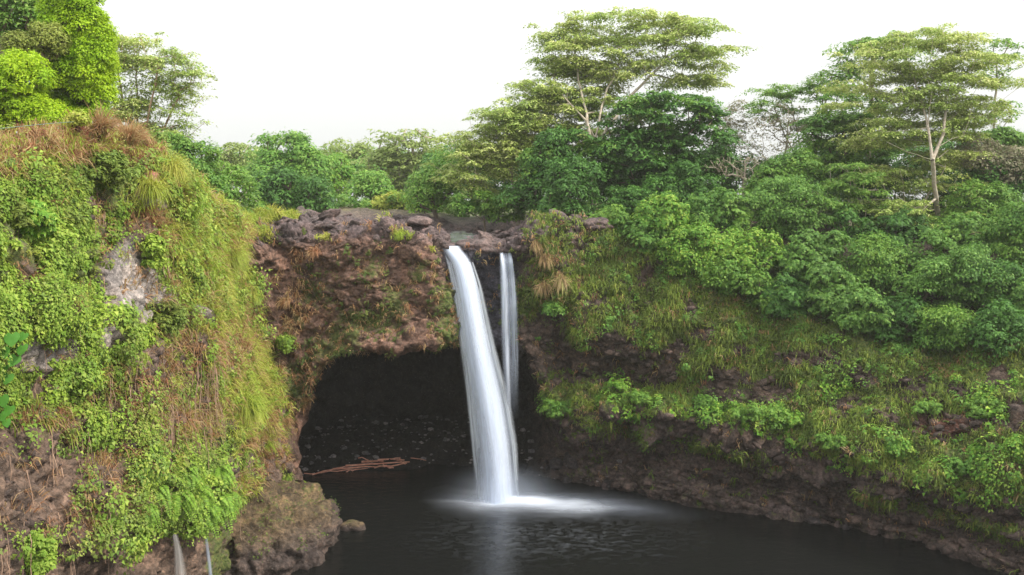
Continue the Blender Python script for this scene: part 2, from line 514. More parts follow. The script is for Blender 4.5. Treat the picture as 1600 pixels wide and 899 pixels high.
colT(415, P(410, 362, 88), P(424, 450, 89), P(436, 530, 88.8), P(458, 640, 88), P(460, 738, 88), Q(464, 2.2, 90.5), Q(464, 1, 91), Q(466, .5, 90.5), Q(468, 0, 89), Q(470, -3, 88), [(94, 26.0), (104, 26.2, 440), (150, 26, 480), (420, 25, 540)])
colT(445, P(440, 366, 90), P(455, 430, 89.5), P(470, 500, 89), P(480, 560, 88.8), P(482, 615, 88.5), Q(455, 11, 100), Q(455, 3, 101), Q(460, 1.2, 99), Q(470, 0, 94), Q(480, -3, 91), [(96, 25.8), (108, 26.2, 470), (150, 26.6, 500), (420, 25, 570)])
colT(485, P(480, 364, 90.5), P(490, 420, 89.5), P(500, 470, 89.2), P(506, 525, 88.8), P(508, 570, 88.5), Q(485, 14, 108), Q(490, 3, 110), Q(495, 1.2, 104), Q(500, 0, 97), Q(500, -3, 91), [(97, 26), (110, 26.0, 500), (150, 26.8, 530), (420, 25, 600)])
colT(555, P(550, 362, 90.5), P(555, 410, 89.4), P(560, 455, 88.8), P(562, 505, 88.5), P(562, 551, 88), Q(560, 15, 112), Q(560, 3.5, 114), Q(560, 1.5, 106), Q(560, 0, 98), Q(560, -3, 91), [(98, 25.8), (112, 26, 560), (150, 26.8, 580), (420, 25, 640)])
colT(625, P(630, 366, 90), P(633, 415, 89), P(635, 460, 88.5), P(636, 505, 88.2), P(638, 545, 87.8), Q(640, 15, 113), Q(640, 3.5, 116), Q(640, 1.5, 107), Q(640, 0, 98.5), Q(640, -3, 91), [(98, 25.4), (112, 25.7, 640), (150, 26.5, 640), (420, 25, 690)])
colT(680, P(676, 378, 90), P(680, 420, 89.2), P(690, 450, 89), P(693, 490, 88.8), P(695, 534, 88.8), Q(700, 14, 113), Q(700, 3.5, 115), Q(700, 1.5, 107), Q(700, 0, 98.5), Q(700, -3, 91), [(98, 24.9), (112, 25.0, 690), (150, 26, 690), (420, 25, 730)])
colT(705, P(705, 388, 90.6), P(714, 415, 91), P(718, 450, 91.3), P(718, 490, 91.3), P(718, 530, 91.5), Q(725, 14, 113), Q(725, 3.5, 114), Q(725, 1.5, 107), Q(725, 0, 98.5), Q(725, -3, 91), [(97, 24.0), (112, 24.4, 710), (150, 25.6, 720), (420, 25, 750)])
colT(750, P(748, 386, 90.8), P(750, 412, 91.8), P(752, 445, 92.2), P(752, 485, 92.2), P(752, 525, 92.5), Q(760, 12, 111), Q(760, 3.2, 112), Q(760, 1.5, 105), Q(760, 0, 97.5), Q(760, -3, 91), [(97, 24.1), (112, 24.4, 750), (150, 25.6, 750), (420, 25, 770)])
colT(788, P(786, 391, 91), P(790, 415, 91.4), P(792, 450, 91.6), P(793, 500, 91.8), P(794, 545, 92.2), Q(800, 11, 107), Q(800, 3.2, 109), Q(800, 1.5, 103), Q(800, 0, 97), Q(800, -3, 91), [(97, 24.1), (112, 24.5, 790), (150, 25.8, 790), (420, 25, 800)])
colT(818, P(814, 378, 91), P(820, 420, 90.7), P(822, 465, 90.6), P(824, 515, 91), P(826, 552, 91.6), Q(824, 9, 103), Q(824, 4, 104), Q(824, 2, 99), Q(822, 0, 95.5), Q(822, -3, 91), [(97, 25.2), (112, 25.2, 820), (150, 26, 830), (420, 25, 840)])
colT(866, P(862, 364, 91), P(868, 430, 89.8), P(872, 500, 89.6), P(876, 565, 93), P(880, 640, 90.6), P(876, 680, 96), P(876, 705, 97), P(876, 730, 95.5), Q(880, 0, 94.5), Q(880, -3, 91), [(97, 26.0), (110, 26, 870), (150, 26.5, 880), (420, 25, 880)])
colT(950, P(945, 370, 92), P(955, 450, 90), P(960, 530, 89), P(965, 592, 91.6), P(970, 640, 87.5), P(970, 680, 91.5), P(970, 708, 92.5), P(972, 740, 91.5), Q(980, 0, 90.6), Q(980, -3, 89), [(98, 25.6), (108, 26.3, 950), (150, 27, 950), (420, 25, 940)])
colT(1055, P(1050, 395, 92.5), P(1058, 475, 89), P(1065, 550, 88), P(1070, 612, 88), P(1075, 652, 85), P(1075, 690, 88), P(1075, 722, 88.5), P(1080, 760, 87.5), Q(1085, 0, 86.7), Q(1085, -3, 85), [(98, 25.4), (108, 26.4, 1040), (150, 27, 1030), (420, 25, 1000)])
colT(1155, P(1148, 425, 92), P(1160, 498, 87.5), P(1170, 570, 86), P(1175, 632, 84.5), P(1180, 684, 82), P(1180, 722, 85.5), P(1180, 752, 86), P(1185, 782, 85.2), Q(1190, 0, 84.2), Q(1190, -3, 82), [(98, 25.2), (108, 26.4, 1140), (150, 27, 1120), (420, 25, 1060)])
colT(1275, P(1268, 470, 89.5), P(1275, 538, 84.5), P(1280, 600, 83), P(1285, 652, 81), P(1290, 702, 79), P(1290, 742, 82), P(1290, 768, 82.8), P(1290, 798, 82.6), Q(1290, 0, 82), Q(1290, -3, 79), [(97, 24.6), (107, 26.4, 1260), (150, 27, 1230), (420, 25, 1150)])
colT(1395, P(1388, 505, 86), P(1400, 570, 81), P(1405, 630, 79), P(1405, 682, 77.5), P(1405, 732, 76), P(1405, 770, 78), P(1402, 800, 78.8), P(1400, 828, 78.8), Q(1400, 0, 78.4), Q(1400, -3, 76), [(94, 23.6), (105, 26.2, 1380), (150, 27, 1340), (420, 25, 1240)])
colT(1515, P(1508, 535, 82), P(1520, 608, 77), P(1525, 670, 74.5), P(1530, 722, 73), P(1530, 768, 72), P(1525, 803, 73.6), P(1520, 832, 74.2), P(1515, 860, 74), Q(1510, 0, 73.4), Q(1510, -3, 71), [(90, 22.6), (102, 26.0, 1500), (150, 27, 1460), (420, 25, 1330)])
colT(1650, P(1645, 575, 77), P(1655, 655, 71), P(1665, 715, 69), P(1670, 765, 67), P(1670, 812, 66), P(1665, 852, 67), P(1660, 882, 67.3), P(1650, 915, 67.2), Q(1640, 0, 66.9), Q(1640, -3, 65), [(86, 21.8), (99, 25.6, 1640), (150, 27, 1600), (420, 25, 1440)])
colT(1950, P(1950, 610, 66), P(1960, 700, 60), P(1960, 780, 58), P(1960, 845, 57), P(1955, 905, 56), P(1950, 960, 57), P(1940, 1000, 57.2), P(1930, 1040, 57), Q(1920, 0, 56), Q(1920, -3, 54), [(76, 21), (90, 25, 1950), (150, 27, 1850), (420, 25, 1600)])

G = np.array(Cc)                       # (ncol, 14, 3)
NC0 = len(G)

def catmull(Pt, u):
    """Pt (n, ..., 3), u in [0, n-1]"""
    n = len(Pt)
    i = np.clip(np.floor(u).astype(int), 0, n - 2)
    f = (u - i).reshape((-1,) + (1,) * (Pt.ndim - 1))
    p0, p1, p2, p3 = Pt[np.maximum(i - 1, 0)], Pt[i], Pt[i + 1], Pt[np.minimum(i + 2, n - 1)]
    m1, m2 = (p2 - p0) / 2 * .85, (p3 - p1) / 2 * .85
    f2, f3 = f * f, f * f * f
    return (2 * f3 - 3 * f2 + 1) * p1 + (f3 - 2 * f2 + f) * m1 + (-2 * f3 + 3 * f2) * p2 + (f3 - f2) * m2

NCOL = 860
seglen = np.linalg.norm(np.diff(G[:, 7], axis=0), axis=1) * .5 + np.linalg.norm(np.diff(G[:, 9], axis=0), axis=1) * .5 + .6
seglen[0] *= .4; seglen[1] *= .5; seglen[-1] *= .35; seglen[-2] *= .8
cum = np.concatenate([[0], np.cumsum(seglen)])
ucol = np.interp(np.linspace(0, cum[-1], NCOL), cum, np.arange(NC0))
rown = [6, 24, 18, 26, 34, 44, 44, 44, 46, 36, 48, 18, 8]
urow = np.concatenate([i + np.arange(k) / k for i, k in enumerate(rown)] + [[13.0]])
G1 = catmull(G, ucol)                                  # (NCOL, 14, 3)
G2 = catmull(np.swapaxes(G1, 0, 1), urow)              # (NROW, NCOL, 3)
S = np.swapaxes(G2, 0, 1).copy()                       # (NCOL, NROW, 3)
NROW = S.shape[1]
UC = np.repeat(ucol[:, None], NROW, 1)
UR = np.repeat(urow[None, :], NCOL, 0)

def grid_normals(S):
    a = np.gradient(S, axis=0)
    b = np.gradient(S, axis=1)
    n = norm(np.cross(a, b))
    return n
N0 = grid_normals(S)
# orientation: plateau normals must point up
if np.mean(N0[:, -20:, 2]) < 0: N0 = -N0
p = S.reshape(-1, 3)
ppx, ppy, _ = proj(p)
ur, uc = UR.ravel(), UC.ravel()
def sstep(x, a, b):
    t = np.clip((x - a) / (b - a), 0, 1)
    return t * t * (3 - 2 * t)
face = sstep(ur, 3.6, 5.0) * (1 - sstep(ur, 9.2, 10.4))            # cliff face
cavew = (1 - sstep(ur, 3.4, 4.8))
bed = sstep(ur, 8.45, 9.1) * (1 - sstep(ur, 11.3, 12.3)) * sstep(uc, 8.5, 10.5) * (1 - sstep(uc, 19.5, 21.5))   # lava bed of the river
warp = np.stack([fbm(p, 5, 2, 5), fbm(p, 5, 2, 6), fbm(p, 5, 2, 7)], 1) * 1.2
pw = p + warp
d = .9 * fbm(pw, 7, 3, 1) * (1 - .5 * sstep(ur, 8.4, 9.2) * (1 - bed))
c1, c2, cv = cells(pw * np.array([1, 1, 1.5]), 2.6, 3)
e1, e2, ev = cells(pw * np.array([1, 1, 1.3]), 1.05, 9)
blocky = (cv - .5) * .9 + (.5 - c1) * .5
small = (ev - .5) * .32 + (.5 - e1) * .22
k1, k2, kv = cells(p * np.array([1, 1, 1.4]), .48, 15)
tiny = (kv - .5) * .16 + (.5 - k1) * .13
big = fbm(pw * np.array([1, 1, .8]), 3.4, 3, 51)
rsd = sstep(uc, 19.2, 20.5)
d = d + face * (blocky * .95 + small * 1.3 + tiny) + cavew * (blocky * .6 + small * 1.3 + tiny * 1.3)
d = d + face * rsd * (big * 1.3) + (1 - rsd) * face * big * .5
d = d + .30 * fbm(p, 1.1, 5, 21)
# rounded lava lumps on the river bed
rid = 1 - np.abs(fbm(pw * np.array([1, .6, 1]), 4.5, 4, 31)) * 2.2
d = d + bed * (rid * .75 - .55 + (cv - .5) * .7 + (.5 - c1) * .8 + (.45 - e1) * .5 + tiny * 1.6)
chan = np.exp(-((ppx - 728) / 42) ** 2) * bed                       # the channel of the stream stays low
d = np.where(chan > .0, d * (1 - .8 * np.clip(chan, 0, 1)), d)
# strata on the right bank's low wall
right = sstep(uc, 20, 21.5)
strat = fbm(p * np.array([.35, .35, 2.2]) + np.array([0, 0, 1]) * (p[:, :1] * .16), 1.6, 3, 41)
lw = right * (1 - sstep(ur, 5.0, 5.6)) * sstep(ur, .6, 1.2)
d = d + lw * (strat * 1.5 + blocky * .6 + big * .8 + small * .8 + tiny)
farw = sstep(ur, 11.5, 12.2)
d = d * (1 - .7 * farw)
d = d * sstep(ur, 0, .8) ** .5
disp = N0.reshape(-1, 3) * d[:, None]
S = (p + disp).reshape(NCOL, NROW, 3)
SN = grid_normals(S)
if np.mean(SN[:, -20:, 2]) < 0: SN = -SN
SP = S.reshape(-1, 3)
SNf = SN.reshape(-1, 3)
SPX, SPY, SPT = proj(SP)

# rock colour of each place (the stone changes along the gorge; in the cave, shade is painted in)
g2 = np.random.default_rng(3)
def cval(*c): return np.array(c, float)
colr = np.zeros((len(SP), 3)) + cval(.115, .085, .07)
kc = cover_at(SPX, SPY, 12, g2)
central = sstep(uc, 8.2, 10.5) * (1 - sstep(uc, 14.8, 15.5))
colr = colr * (1 - central[:, None]) + cval(.145, .088, .066) * central[:, None]
behind = sstep(uc, 15.2, 15.7) * (1 - sstep(uc, 18.2, 18.8))
colr = colr * (1 - behind[:, None]) + cval(.055, .055, .072) * behind[:, None]
rgt = sstep(uc, 18.8, 20.5)
colr = colr * (1 - rgt[:, None]) + cval(.070, .050, .040) * rgt[:, None]
low = rgt * (1 - sstep(ur, 4.5, 5.2))
colr = colr * (1 - low[:, None]) + cval(.098, .074, .068) * low[:, None]
redr = np.exp(-((SPX - 1470) / 50) ** 2 - ((SPY - 668) / 26) ** 2)
colr = colr * (1 - redr[:, None]) + cval(.14, .062, .042) * redr[:, None]
colr = colr * (1 - bed[:, None]) + cval(.100, .076, .078) * bed[:, None]
leftw = 1 - sstep(uc, 7.5, 9)
colr = colr * (1 - leftw[:, None]) + cval(.14, .10, .078) * leftw[:, None]
grey = (kc == ord('g')) * .85
colr = colr * (1 - grey[:, None]) + cval(.34, .32, .31) * grey[:, None]
cave_shade = (1 - sstep(ur, 4.7, 5.0)) * sstep(uc, 10.2, 11) * (1 - sstep(uc, 19, 20))
colr = colr * (1 - cave_shade[:, None]) + cval(.018, .015, .014) * cave_shade[:, None]  # cave interior: shade darkened into the rock colour
wet = (SP[:, 2] < .5) * .4
colr = colr * (1 - wet[:, None])
# red earth on top of the left cliff
red = (1 - sstep(uc, 5, 6)) * sstep(ur, 8.2, 8.7) * (1 - sstep(ur, 10.2, 11))
colr = colr * (1 - red[:, None]) + cval(.24, .075, .045) * red[:, None]
soil = sstep(ur, 10.3, 11.3) * (1 - bed)
colr = colr * (1 - soil[:, None]) + cval(.09, .10, .035) * soil[:, None]
hw = np.isin(kc, [ord(x) for x in 'm'])
moss = np.zeros(len(SP)) + .02
moss = np.where(np.isin(kc, [ord(x) for x in 'mCc']), .50, moss)
moss = np.where(np.isin(kc, [ord(x) for x in 'yof']), .36, moss)
moss = np.where(kc == ord('r'), .25, moss)
moss = np.where(kc == ord('b'), .12, moss)
moss = np.where((kc == ord('b')) & (low > .5), .26, moss)
moss = np.where(ur > 10.5, .45, moss) * (1 - bed * .8)
moss = np.where(cave_shade > .3, -.5, moss)
# blur the cell mask a little along the grid
mg = moss.reshape(NCOL, NROW)
for _ in range(4):
    mg = (mg + np.roll(mg, 1, 0) + np.roll(mg, -1, 0) + np.roll(mg, 1, 1) + np.roll(mg, -1, 1)) / 5
cg = colr.reshape(NCOL, NROW, 3)
for _ in range(3):
    cg = (cg + np.roll(cg, 1, 0) + np.roll(cg, -1, 0) + np.roll(cg, 1, 1) + np.roll(cg, -1, 1)) / 5
moss = mg.ravel(); colr = cg.reshape(-1, 3)

def sheet_piece(name, c0, c1, r0=0, r1=None):
    r1 = NROW - 1 if r1 is None else r1
    sub = S[c0:c1 + 1, r0:r1 + 1]
    a, b = sub.shape[:2]
    idx = np.arange(a * b).reshape(a, b)
    f = np.stack([idx[:-1, :-1], idx[1:, :-1], idx[1:, 1:], idx[:-1, 1:]], -1).reshape(-1, 4)
    me = mesh_np(name, sub.reshape(-1, 3), f, M['rock'], True)
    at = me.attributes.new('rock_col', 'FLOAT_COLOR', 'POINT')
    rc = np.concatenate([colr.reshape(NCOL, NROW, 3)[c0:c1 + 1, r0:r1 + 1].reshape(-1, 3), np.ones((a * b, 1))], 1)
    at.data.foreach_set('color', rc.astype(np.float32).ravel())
    am = me.attributes.new('moss', 'FLOAT', 'POINT')
    am.data.foreach_set('value', moss.reshape(NCOL, NROW)[c0:c1 + 1, r0:r1 + 1].astype(np.float32).ravel())
    o = link(name, me, kind='structure')
    return o

rlip = int(np.searchsorted(urow, 9.6))
cA = int(np.searchsorted(ucol, 9.5)); cB = int(np.searchsorted(ucol, 19.5))
sheet_piece('left_cliff', 0, cA, 0, rlip)
sheet_piece('falls_cliff', cA, cB, 0, rlip)
sheet_piece('right_cliff', cB, NCOL - 1, 0, rlip)
sheet_piece('left_ground', 0, cA, rlip)
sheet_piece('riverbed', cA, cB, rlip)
sheet_piece('right_ground', cB, NCOL - 1, rlip)

# ---- look-ups on the finished surface
def surf_at(px, py, rad=7, dmin=None):
    """nearest visible surface vertex around a photo pixel"""
    m = (np.abs(SPX - px) < rad) & (np.abs(SPY - py) < rad)
    if not m.any():
        return surf_at(px, py, rad * 2) if rad < 200 else (np.array(P(px, py, 90)), np.array([0, -1, 0]))
    i = np.where(m)[0]
    k = i[np.argmin(SPT[i])]
    return SP[k], SNf[k]

plat = ur > 9.3
PLX = SP[plat]
def ground_z(x, y):
    k = np.argmin((PLX[:, 0] - x) ** 2 + (PLX[:, 1] - y) ** 2)
    return PLX[k, 2]

# faces for sampling
idx = np.arange(NCOL * NROW).reshape(NCOL, NROW)
QF = np.stack([idx[:-1, :-1], idx[1:, :-1], idx[1:, 1:], idx[:-1, 1:]], -1).reshape(-1, 4)
fa = SP[QF]
FAR_AREA = np.linalg.norm(np.cross(fa[:, 2] - fa[:, 0], fa[:, 3] - fa[:, 1]), axis=1) / 2
FC = fa.mean(1)
FPX_, FPY_, FT_ = proj(FC)
FUR = UR.ravel()[QF[:, 0]]; FUC = UC.ravel()[QF[:, 0]]
inview = (FPX_ > -140) & (FPX_ < 1740) & (FPY_ > 140) & (FPY_ < 960)

def sample(n, mask, weight=None):
    w = FAR_AREA * mask * inview
    if weight is not None: w = w * weight
    w = w / w.sum()
    i = rng.choice(len(QF), n, p=w)
    a, b = rng.random(n), rng.random(n)
    q = SP[QF[i]]
    pt = (q[:, 0] * ((1 - a) * (1 - b))[:, None] + q[:, 1] * (a * (1 - b))[:, None] + q[:, 2] * (a * b)[:, None] + q[:, 3] * ((1 - a) * b)[:, None])
    return pt, SNf[QF[i, 0]], i

# ------------------------------------------------------------------ water
def water_mat():
    m, t, o = new_mat('pool_water')
    geo = t.nodes.new('ShaderNodeNewGeometry')
    mp = t.nodes.new('ShaderNodeMapping'); mp.inputs['Scale'].default_value = (.9, 1.6, 1)
    t.links.new(geo.outputs['Position'], mp.inputs[0])
    n = noise_node(t, .9, 5, .6, mp.outputs[0], .6)
    n2 = noise_node(t, 4.0, 3, .6, mp.outputs[0])
    ad = t.nodes.new('ShaderNodeMath'); ad.operation = 'MULTIPLY_ADD'
    t.links.new(n2.outputs[0], ad.inputs[0]); ad.inputs[1].default_value = .25; t.links.new(n.outputs[0], ad.inputs[2])
    bp = t.nodes.new('ShaderNodeBump'); bp.inputs['Strength'].default_value = .4; bp.inputs['Distance'].default_value = .15
    t.links.new(ad.outputs[0], bp.inputs['Height'])
    b = t.nodes.new('ShaderNodeBsdfPrincipled')
    b.inputs['Base Color'].default_value = (.006, .0065, .006, 1)
    b.inputs['Specular IOR Level'].default_value = .3
    b.inputs['Roughness'].default_value = .12
    b.inputs['IOR'].default_value = 1.33
    t.links.new(bp.outputs[0], b.inputs['Normal'])
    t.links.new(b.outputs[0], o.inputs['Surface'])
    return m
nx, ny = 60, 60
xs = np.linspace(-60, 90, nx); ys = np.linspace(-40, 118, ny)
XX, YY = np.meshgrid(xs, ys, indexing='ij')
pv = np.stack([XX, YY, 0 * XX], -1).reshape(-1, 3)
ii = np.arange(nx * ny).reshape(nx, ny)
pf = np.stack([ii[:-1, :-1], ii[1:, :-1], ii[1:, 1:], ii[:-1, 1:]], -1).reshape(-1, 4)
link('pool_water', mesh_np('pool_water', pv, pf, water_mat()), kind='structure')

def silk_mat(name, col=(.86, .90, 1.0), alpha_lo=.25, alpha_hi=1.0, streak=1.0, edge=.25, vfade=None):
    """falling water: streaks along v, soft sides across u (uv: u across, v down)"""
    m, t, o = new_mat(name)
    uv = t.nodes.new('ShaderNodeUVMap')
    mp = t.nodes.new('ShaderNodeMapping'); mp.inputs['Scale'].default_value = (9 * streak, .55, 1)
    t.links.new(uv.outputs[0], mp.inputs[0])
    n = noise_node(t, 1.0, 5, .6, mp.outputs[0], .2)
    r = ramp_node(t, n.outputs[0], [(.30, (alpha_lo,) * 3), (.62, (alpha_hi,) * 3)])
    sp = t.nodes.new('ShaderNodeSeparateXYZ'); t.links.new(uv.outputs[0], sp.inputs[0])
    # u distance from the sides
    s1 = t.nodes.new('ShaderNodeMath'); s1.operation = 'SUBTRACT'; t.links.new(sp.outputs[0], s1.inputs[0]); s1.inputs[1].default_value = .5
    s2 = t.nodes.new('ShaderNodeMath'); s2.operation = 'ABSOLUTE'; t.links.new(s1.outputs[0], s2.inputs[0])
    s3 = t.nodes.new('ShaderNodeMapRange'); s3.inputs['From Min'].default_value = .5; s3.inputs['From Max'].default_value = .5 - edge
    s3.interpolation_type = 'SMOOTHSTEP'
    t.links.new(s2.outputs[0], s3.inputs['Value'])
    al = t.nodes.new('ShaderNodeMath'); al.operation = 'MULTIPLY'
    t.links.new(r.outputs[0], al.inputs[0]); t.links.new(s3.outputs[0], al.inputs[1])
    if vfade:
        vf = t.nodes.new('ShaderNodeMapRange'); vf.interpolation_type = 'SMOOTHSTEP'
        vf.inputs['From Min'].default_value = vfade[0]; vf.inputs['From Max'].default_value = vfade[1]
        vf.inputs['To Min'].default_value = 1.0; vf.inputs['To Max'].default_value = 0.0
        t.links.new(sp.outputs[1], vf.inputs['Value'])
        a2 = t.nodes.new('ShaderNodeMath'); a2.operation = 'MULTIPLY'
        t.links.new(al.outputs[0], a2.inputs[0]); t.links.new(vf.outputs[0], a2.inputs[1]); al = a2
    b = t.nodes.new('ShaderNodeBsdfDiffuse'); b.inputs['Color'].default_value = (*col, 1)
    tl = t.nodes.new('ShaderNodeBsdfTranslucent'); tl.inputs['Color'].default_value = (*col, 1)
    m1 = t.nodes.new('ShaderNodeMixShader'); m1.inputs[0].default_value = .35
    t.links.new(b.outputs[0], m1.inputs[1]); t.links.new(tl.outputs[0], m1.inputs[2])
    tp = t.nodes.new('ShaderNodeBsdfTransparent')
    m2 = t.nodes.new('ShaderNodeMixShader')
    t.links.new(al.outputs[0], m2.inputs[0]); t.links.new(tp.outputs[0], m2.inputs[1]); t.links.new(m1.outputs[0], m2.inputs[2])
    t.links.new(m2.outputs[0], o.inputs['Surface'])
    return m

def ribbon_mesh(name, sheets, mat):
    """sheets: list of (left pts (k,3), right pts (k,3), bow, u0) -> curved sheets with uv"""
    V, F, U, n = [], [], [], 0
    nu = 9
    for A, B, bow, voff in sheets:
        A = np.asarray(A, float); B = np.asarray(B, float)
        kk = np.linspace(0, len(A) - 1, 60)
        A = catmull(A, kk); B = catmull(B, kk)
        us = np.linspace(0, 1, nu)
        across = norm(B - A)
        outw = norm(np.cross(across, np.array([0, 0, 1.0])))
        outw = np.where(outw[:, 1:2] > 0, -outw, outw)
        w = np.linalg.norm(B - A, axis=1)[:, None]
        g = A[:, None, :] * (1 - us)[None, :, None] + B[:, None, :] * us[None, :, None] + (outw * w * bow)[:, None, :] * np.sin(us * math.pi)[None, :, None]
        k = len(A)
        ix = np.arange(k * nu).reshape(k, nu) + n
        V.append(g.reshape(-1, 3)); n += k * nu
        F.append(np.stack([ix[:-1, :-1], ix[:-1, 1:], ix[1:, 1:], ix[1:, :-1]], -1).reshape(-1, 4))
        vv = np.cumsum(np.concatenate([[0], np.linalg.norm(np.diff((A + B) / 2, axis=0), axis=1)])) / 4
        U.append(np.stack([np.repeat(us[None], k, 0), np.repeat(vv[:, None], nu, 1) + voff], -1).reshape(-1, 2))
    V, F, U = np.concatenate(V), np.concatenate(F), np.concatenate(U)
    me = mesh_np(name, V, F, mat, True)
    uvl = me.uv_layers.new(name='UVMap')
    uvl.data.foreach_set('uv', U[F.ravel()].astype(np.float32).ravel())
    return me

M['silk'] = silk_mat('silky_water', alpha_lo=.62, alpha_hi=1.0, edge=.5)
M['silk_thin'] = silk_mat('thin_silky_water', col=(.72, .80, .95), alpha_lo=.05, alpha_hi=.75, edge=.4, streak=.8)

main_path = [(683, 722, 384, 91.8), (686, 722, 388, 90.6), (700, 738, 410, 89.9), (709, 750, 450, 89.5), (717, 760, 500, 89.2), (724, 771, 550, 89.0),
             (731, 783, 600, 88.9), (736, 794, 650, 88.8), (741, 802, 700, 88.7), (745, 806, 750, 88.7), (742, 812, 789, 88.7)]
M['silk_grey'] = silk_mat('greyish_silky_water', col=(.75, .72, .70), alpha_lo=.1, alpha_hi=.6, edge=.4, streak=.6)
wf = thing('waterfall', P(770, 789, 88.7), 'main white waterfall plunging in a silky curve from the lava lip into the dark pool', 'waterfall')
def inv(pts, root):
    return [tuple(np.array(q) - np.array(root.location)) for q in pts]
def main_sheet(grow, dd, bow, sx=0, voff=0, k0=0, f=1.0):
    A, B = [], []
    for i, (a, b, y, d) in enumerate(main_path[k0:]):
        w_ = min(1, i / 5)
        c, h = (a + b) / 2 + sx * w_, (b - a) / 2 * (1 + (grow - 1) * w_)
        A.append(P(c - h, y, d + dd)); B.append(P(c + h, y, d + dd))
    return (inv(A, wf), inv(B, wf), bow, voff)
link('water_curtain', ribbon_mesh('water_curtain', [main_sheet(1.0, .0, .3), main_sheet(.95, .35, .3, 0, 3), main_sheet(.8, -.25, .35, -2, 7), main_sheet(.9, .7, .1, 2, 11)], M['silk']), wf)
link('spray_veil', ribbon_mesh('spray_veil', [main_sheet(1.2, .9, .1, -2, 5), main_sheet(1.14, .5, .1, 4, 9), main_sheet(1.04, -.4, .3, -3, 13)], M['silk_thin']), wf)

gs = np.random.default_rng(19)
shs = []
for j in range(26):
    u0 = gs.uniform(-.02, 1.02); wd = gs.uniform(.10, .3); k0 = gs.integers(0, 5); k1 = gs.integers(max(k0 + 4, 6), 12)
    A, B = [], []
    sub = main_path[k0:k1]
    for i, (a, b, y, dd) in enumerate(sub):
        e = u0 + (u0 - .5) * .10 * (i / 10)
        tp_ = math.sin(math.pi * (i + .35) / (len(sub) - .3)) ** .5
        c = a + (b - a) * e; h = (b - a) * wd / 2 * tp_
        A.append(P(c - h, y, dd - .55 + abs(u0 - .5))); B.append(P(c + h, y, dd - .55 + abs(u0 - .5)))
    shs.append((inv(A, wf), inv(B, wf), .2, gs.random() * 30))
link('water_strands', ribbon_mesh('water_strands', shs, silk_mat('stranded_water', col=(.88, .93, 1.0), alpha_lo=.0, alpha_hi=.6, edge=.5, streak=.25)), wf, kind='stuff')

wf2 = thing('waterfall', P(797, 700, 92), 'thin secondary waterfall in two strands right of the main falls', 'waterfall')
def strand(pts, dd=0, bow=.25, voff=0):
    A = [P(a, y, d + dd) for a, b, y, d in pts]; B = [P(b, y, d + dd) for a, b, y, d in pts]
    return (inv(A, wf2), inv(B, wf2), bow, voff)
sA = [(779, 788, 391, 91.2), (780, 791, 410, 89.8), (781, 795, 450, 89.4), (782, 796, 500, 89.3), (784, 798, 560, 89.3), (787, 800, 620, 89.3), (790, 802, 700, 89.6), (792, 803, 760, 89.8)]
sB = [(792, 799, 392, 91.2), (793, 803, 410, 89.9), (794, 807, 440, 89.7), (795, 810, 480, 89.6), (796, 811, 520, 89.7), (797, 812, 560, 89.8), (797, 812, 620, 90), (798, 812, 700, 90.2), (799, 811, 758, 90.4)]
M['silk2'] = silk_mat('fine_silky_water', col=(.78, .84, .97), alpha_lo=.15, alpha_hi=.85, edge=.45, streak=.35, vfade=(1.8, 5.2))
sV = [(780, 799, 391, 91.3), (779, 802, 410, 90.2), (779, 805, 440, 90.0), (780, 808, 480, 89.9), (781, 808, 530, 89.9), (783, 808, 600, 90), (786, 808, 680, 90.2), (788, 807, 758, 90.4)]
M['silk_fade'] = silk_mat('fading_silky_water', col=(.72, .80, .95), alpha_lo=.05, alpha_hi=.75, edge=.4, streak=.8, vfade=(1.6, 4.4))
M['veil'] = silk_mat('water_veil', col=(.72, .79, .95), alpha_lo=.08, alpha_hi=.42, edge=.45, streak=.7, vfade=(1.5, 4.6))
link('water_strand', ribbon_mesh('water_strand', [strand(sA), strand(sA, .3, .2, 0)], M['silk2']), wf2)
link('water_strand', ribbon_mesh('water_strand', [strand(sB, 0, .2, 0)], M['silk_fade']), wf2)
link('water_veil', ribbon_mesh('water_veil', [strand(sV, .15, .15, 0), strand(sV, .5, .1, 0)], M['veil']), wf2)

def small_fall(path, label, mat):
    root = thing('waterfall', P(path[-1][0], path[-1][2], path[-1][3]), label, 'waterfall')
    A = inv([P(a, y, d) for a, b, y, d in path], root); B = inv([P(b, y, d) for a, b, y, d in path], root)
    link('water_strand', ribbon_mesh('water_strand', [(A, B, .12, 0), (A, B, .05, 5)], mat), root)
small_fall([(263, 267, 808, 56), (267, 276, 830, 55.2), (270, 286, 860, 54.9), (270, 294, 899, 54.8), (270, 300, 950, 54.8), (270, 303, 1000, 54.8)], 'small white trickle fanning out below the ferns, left of the thinner one', M['silk_grey'])
small_fall([(317, 320, 806, 61), (318, 324, 830, 60.4), (321, 328, 860, 60), (325, 333, 899, 59.8), (328, 337, 960, 59.8)], 'thin bluish trickle under the bright ferns at lower left, right of the white one', M['silk_thin'])

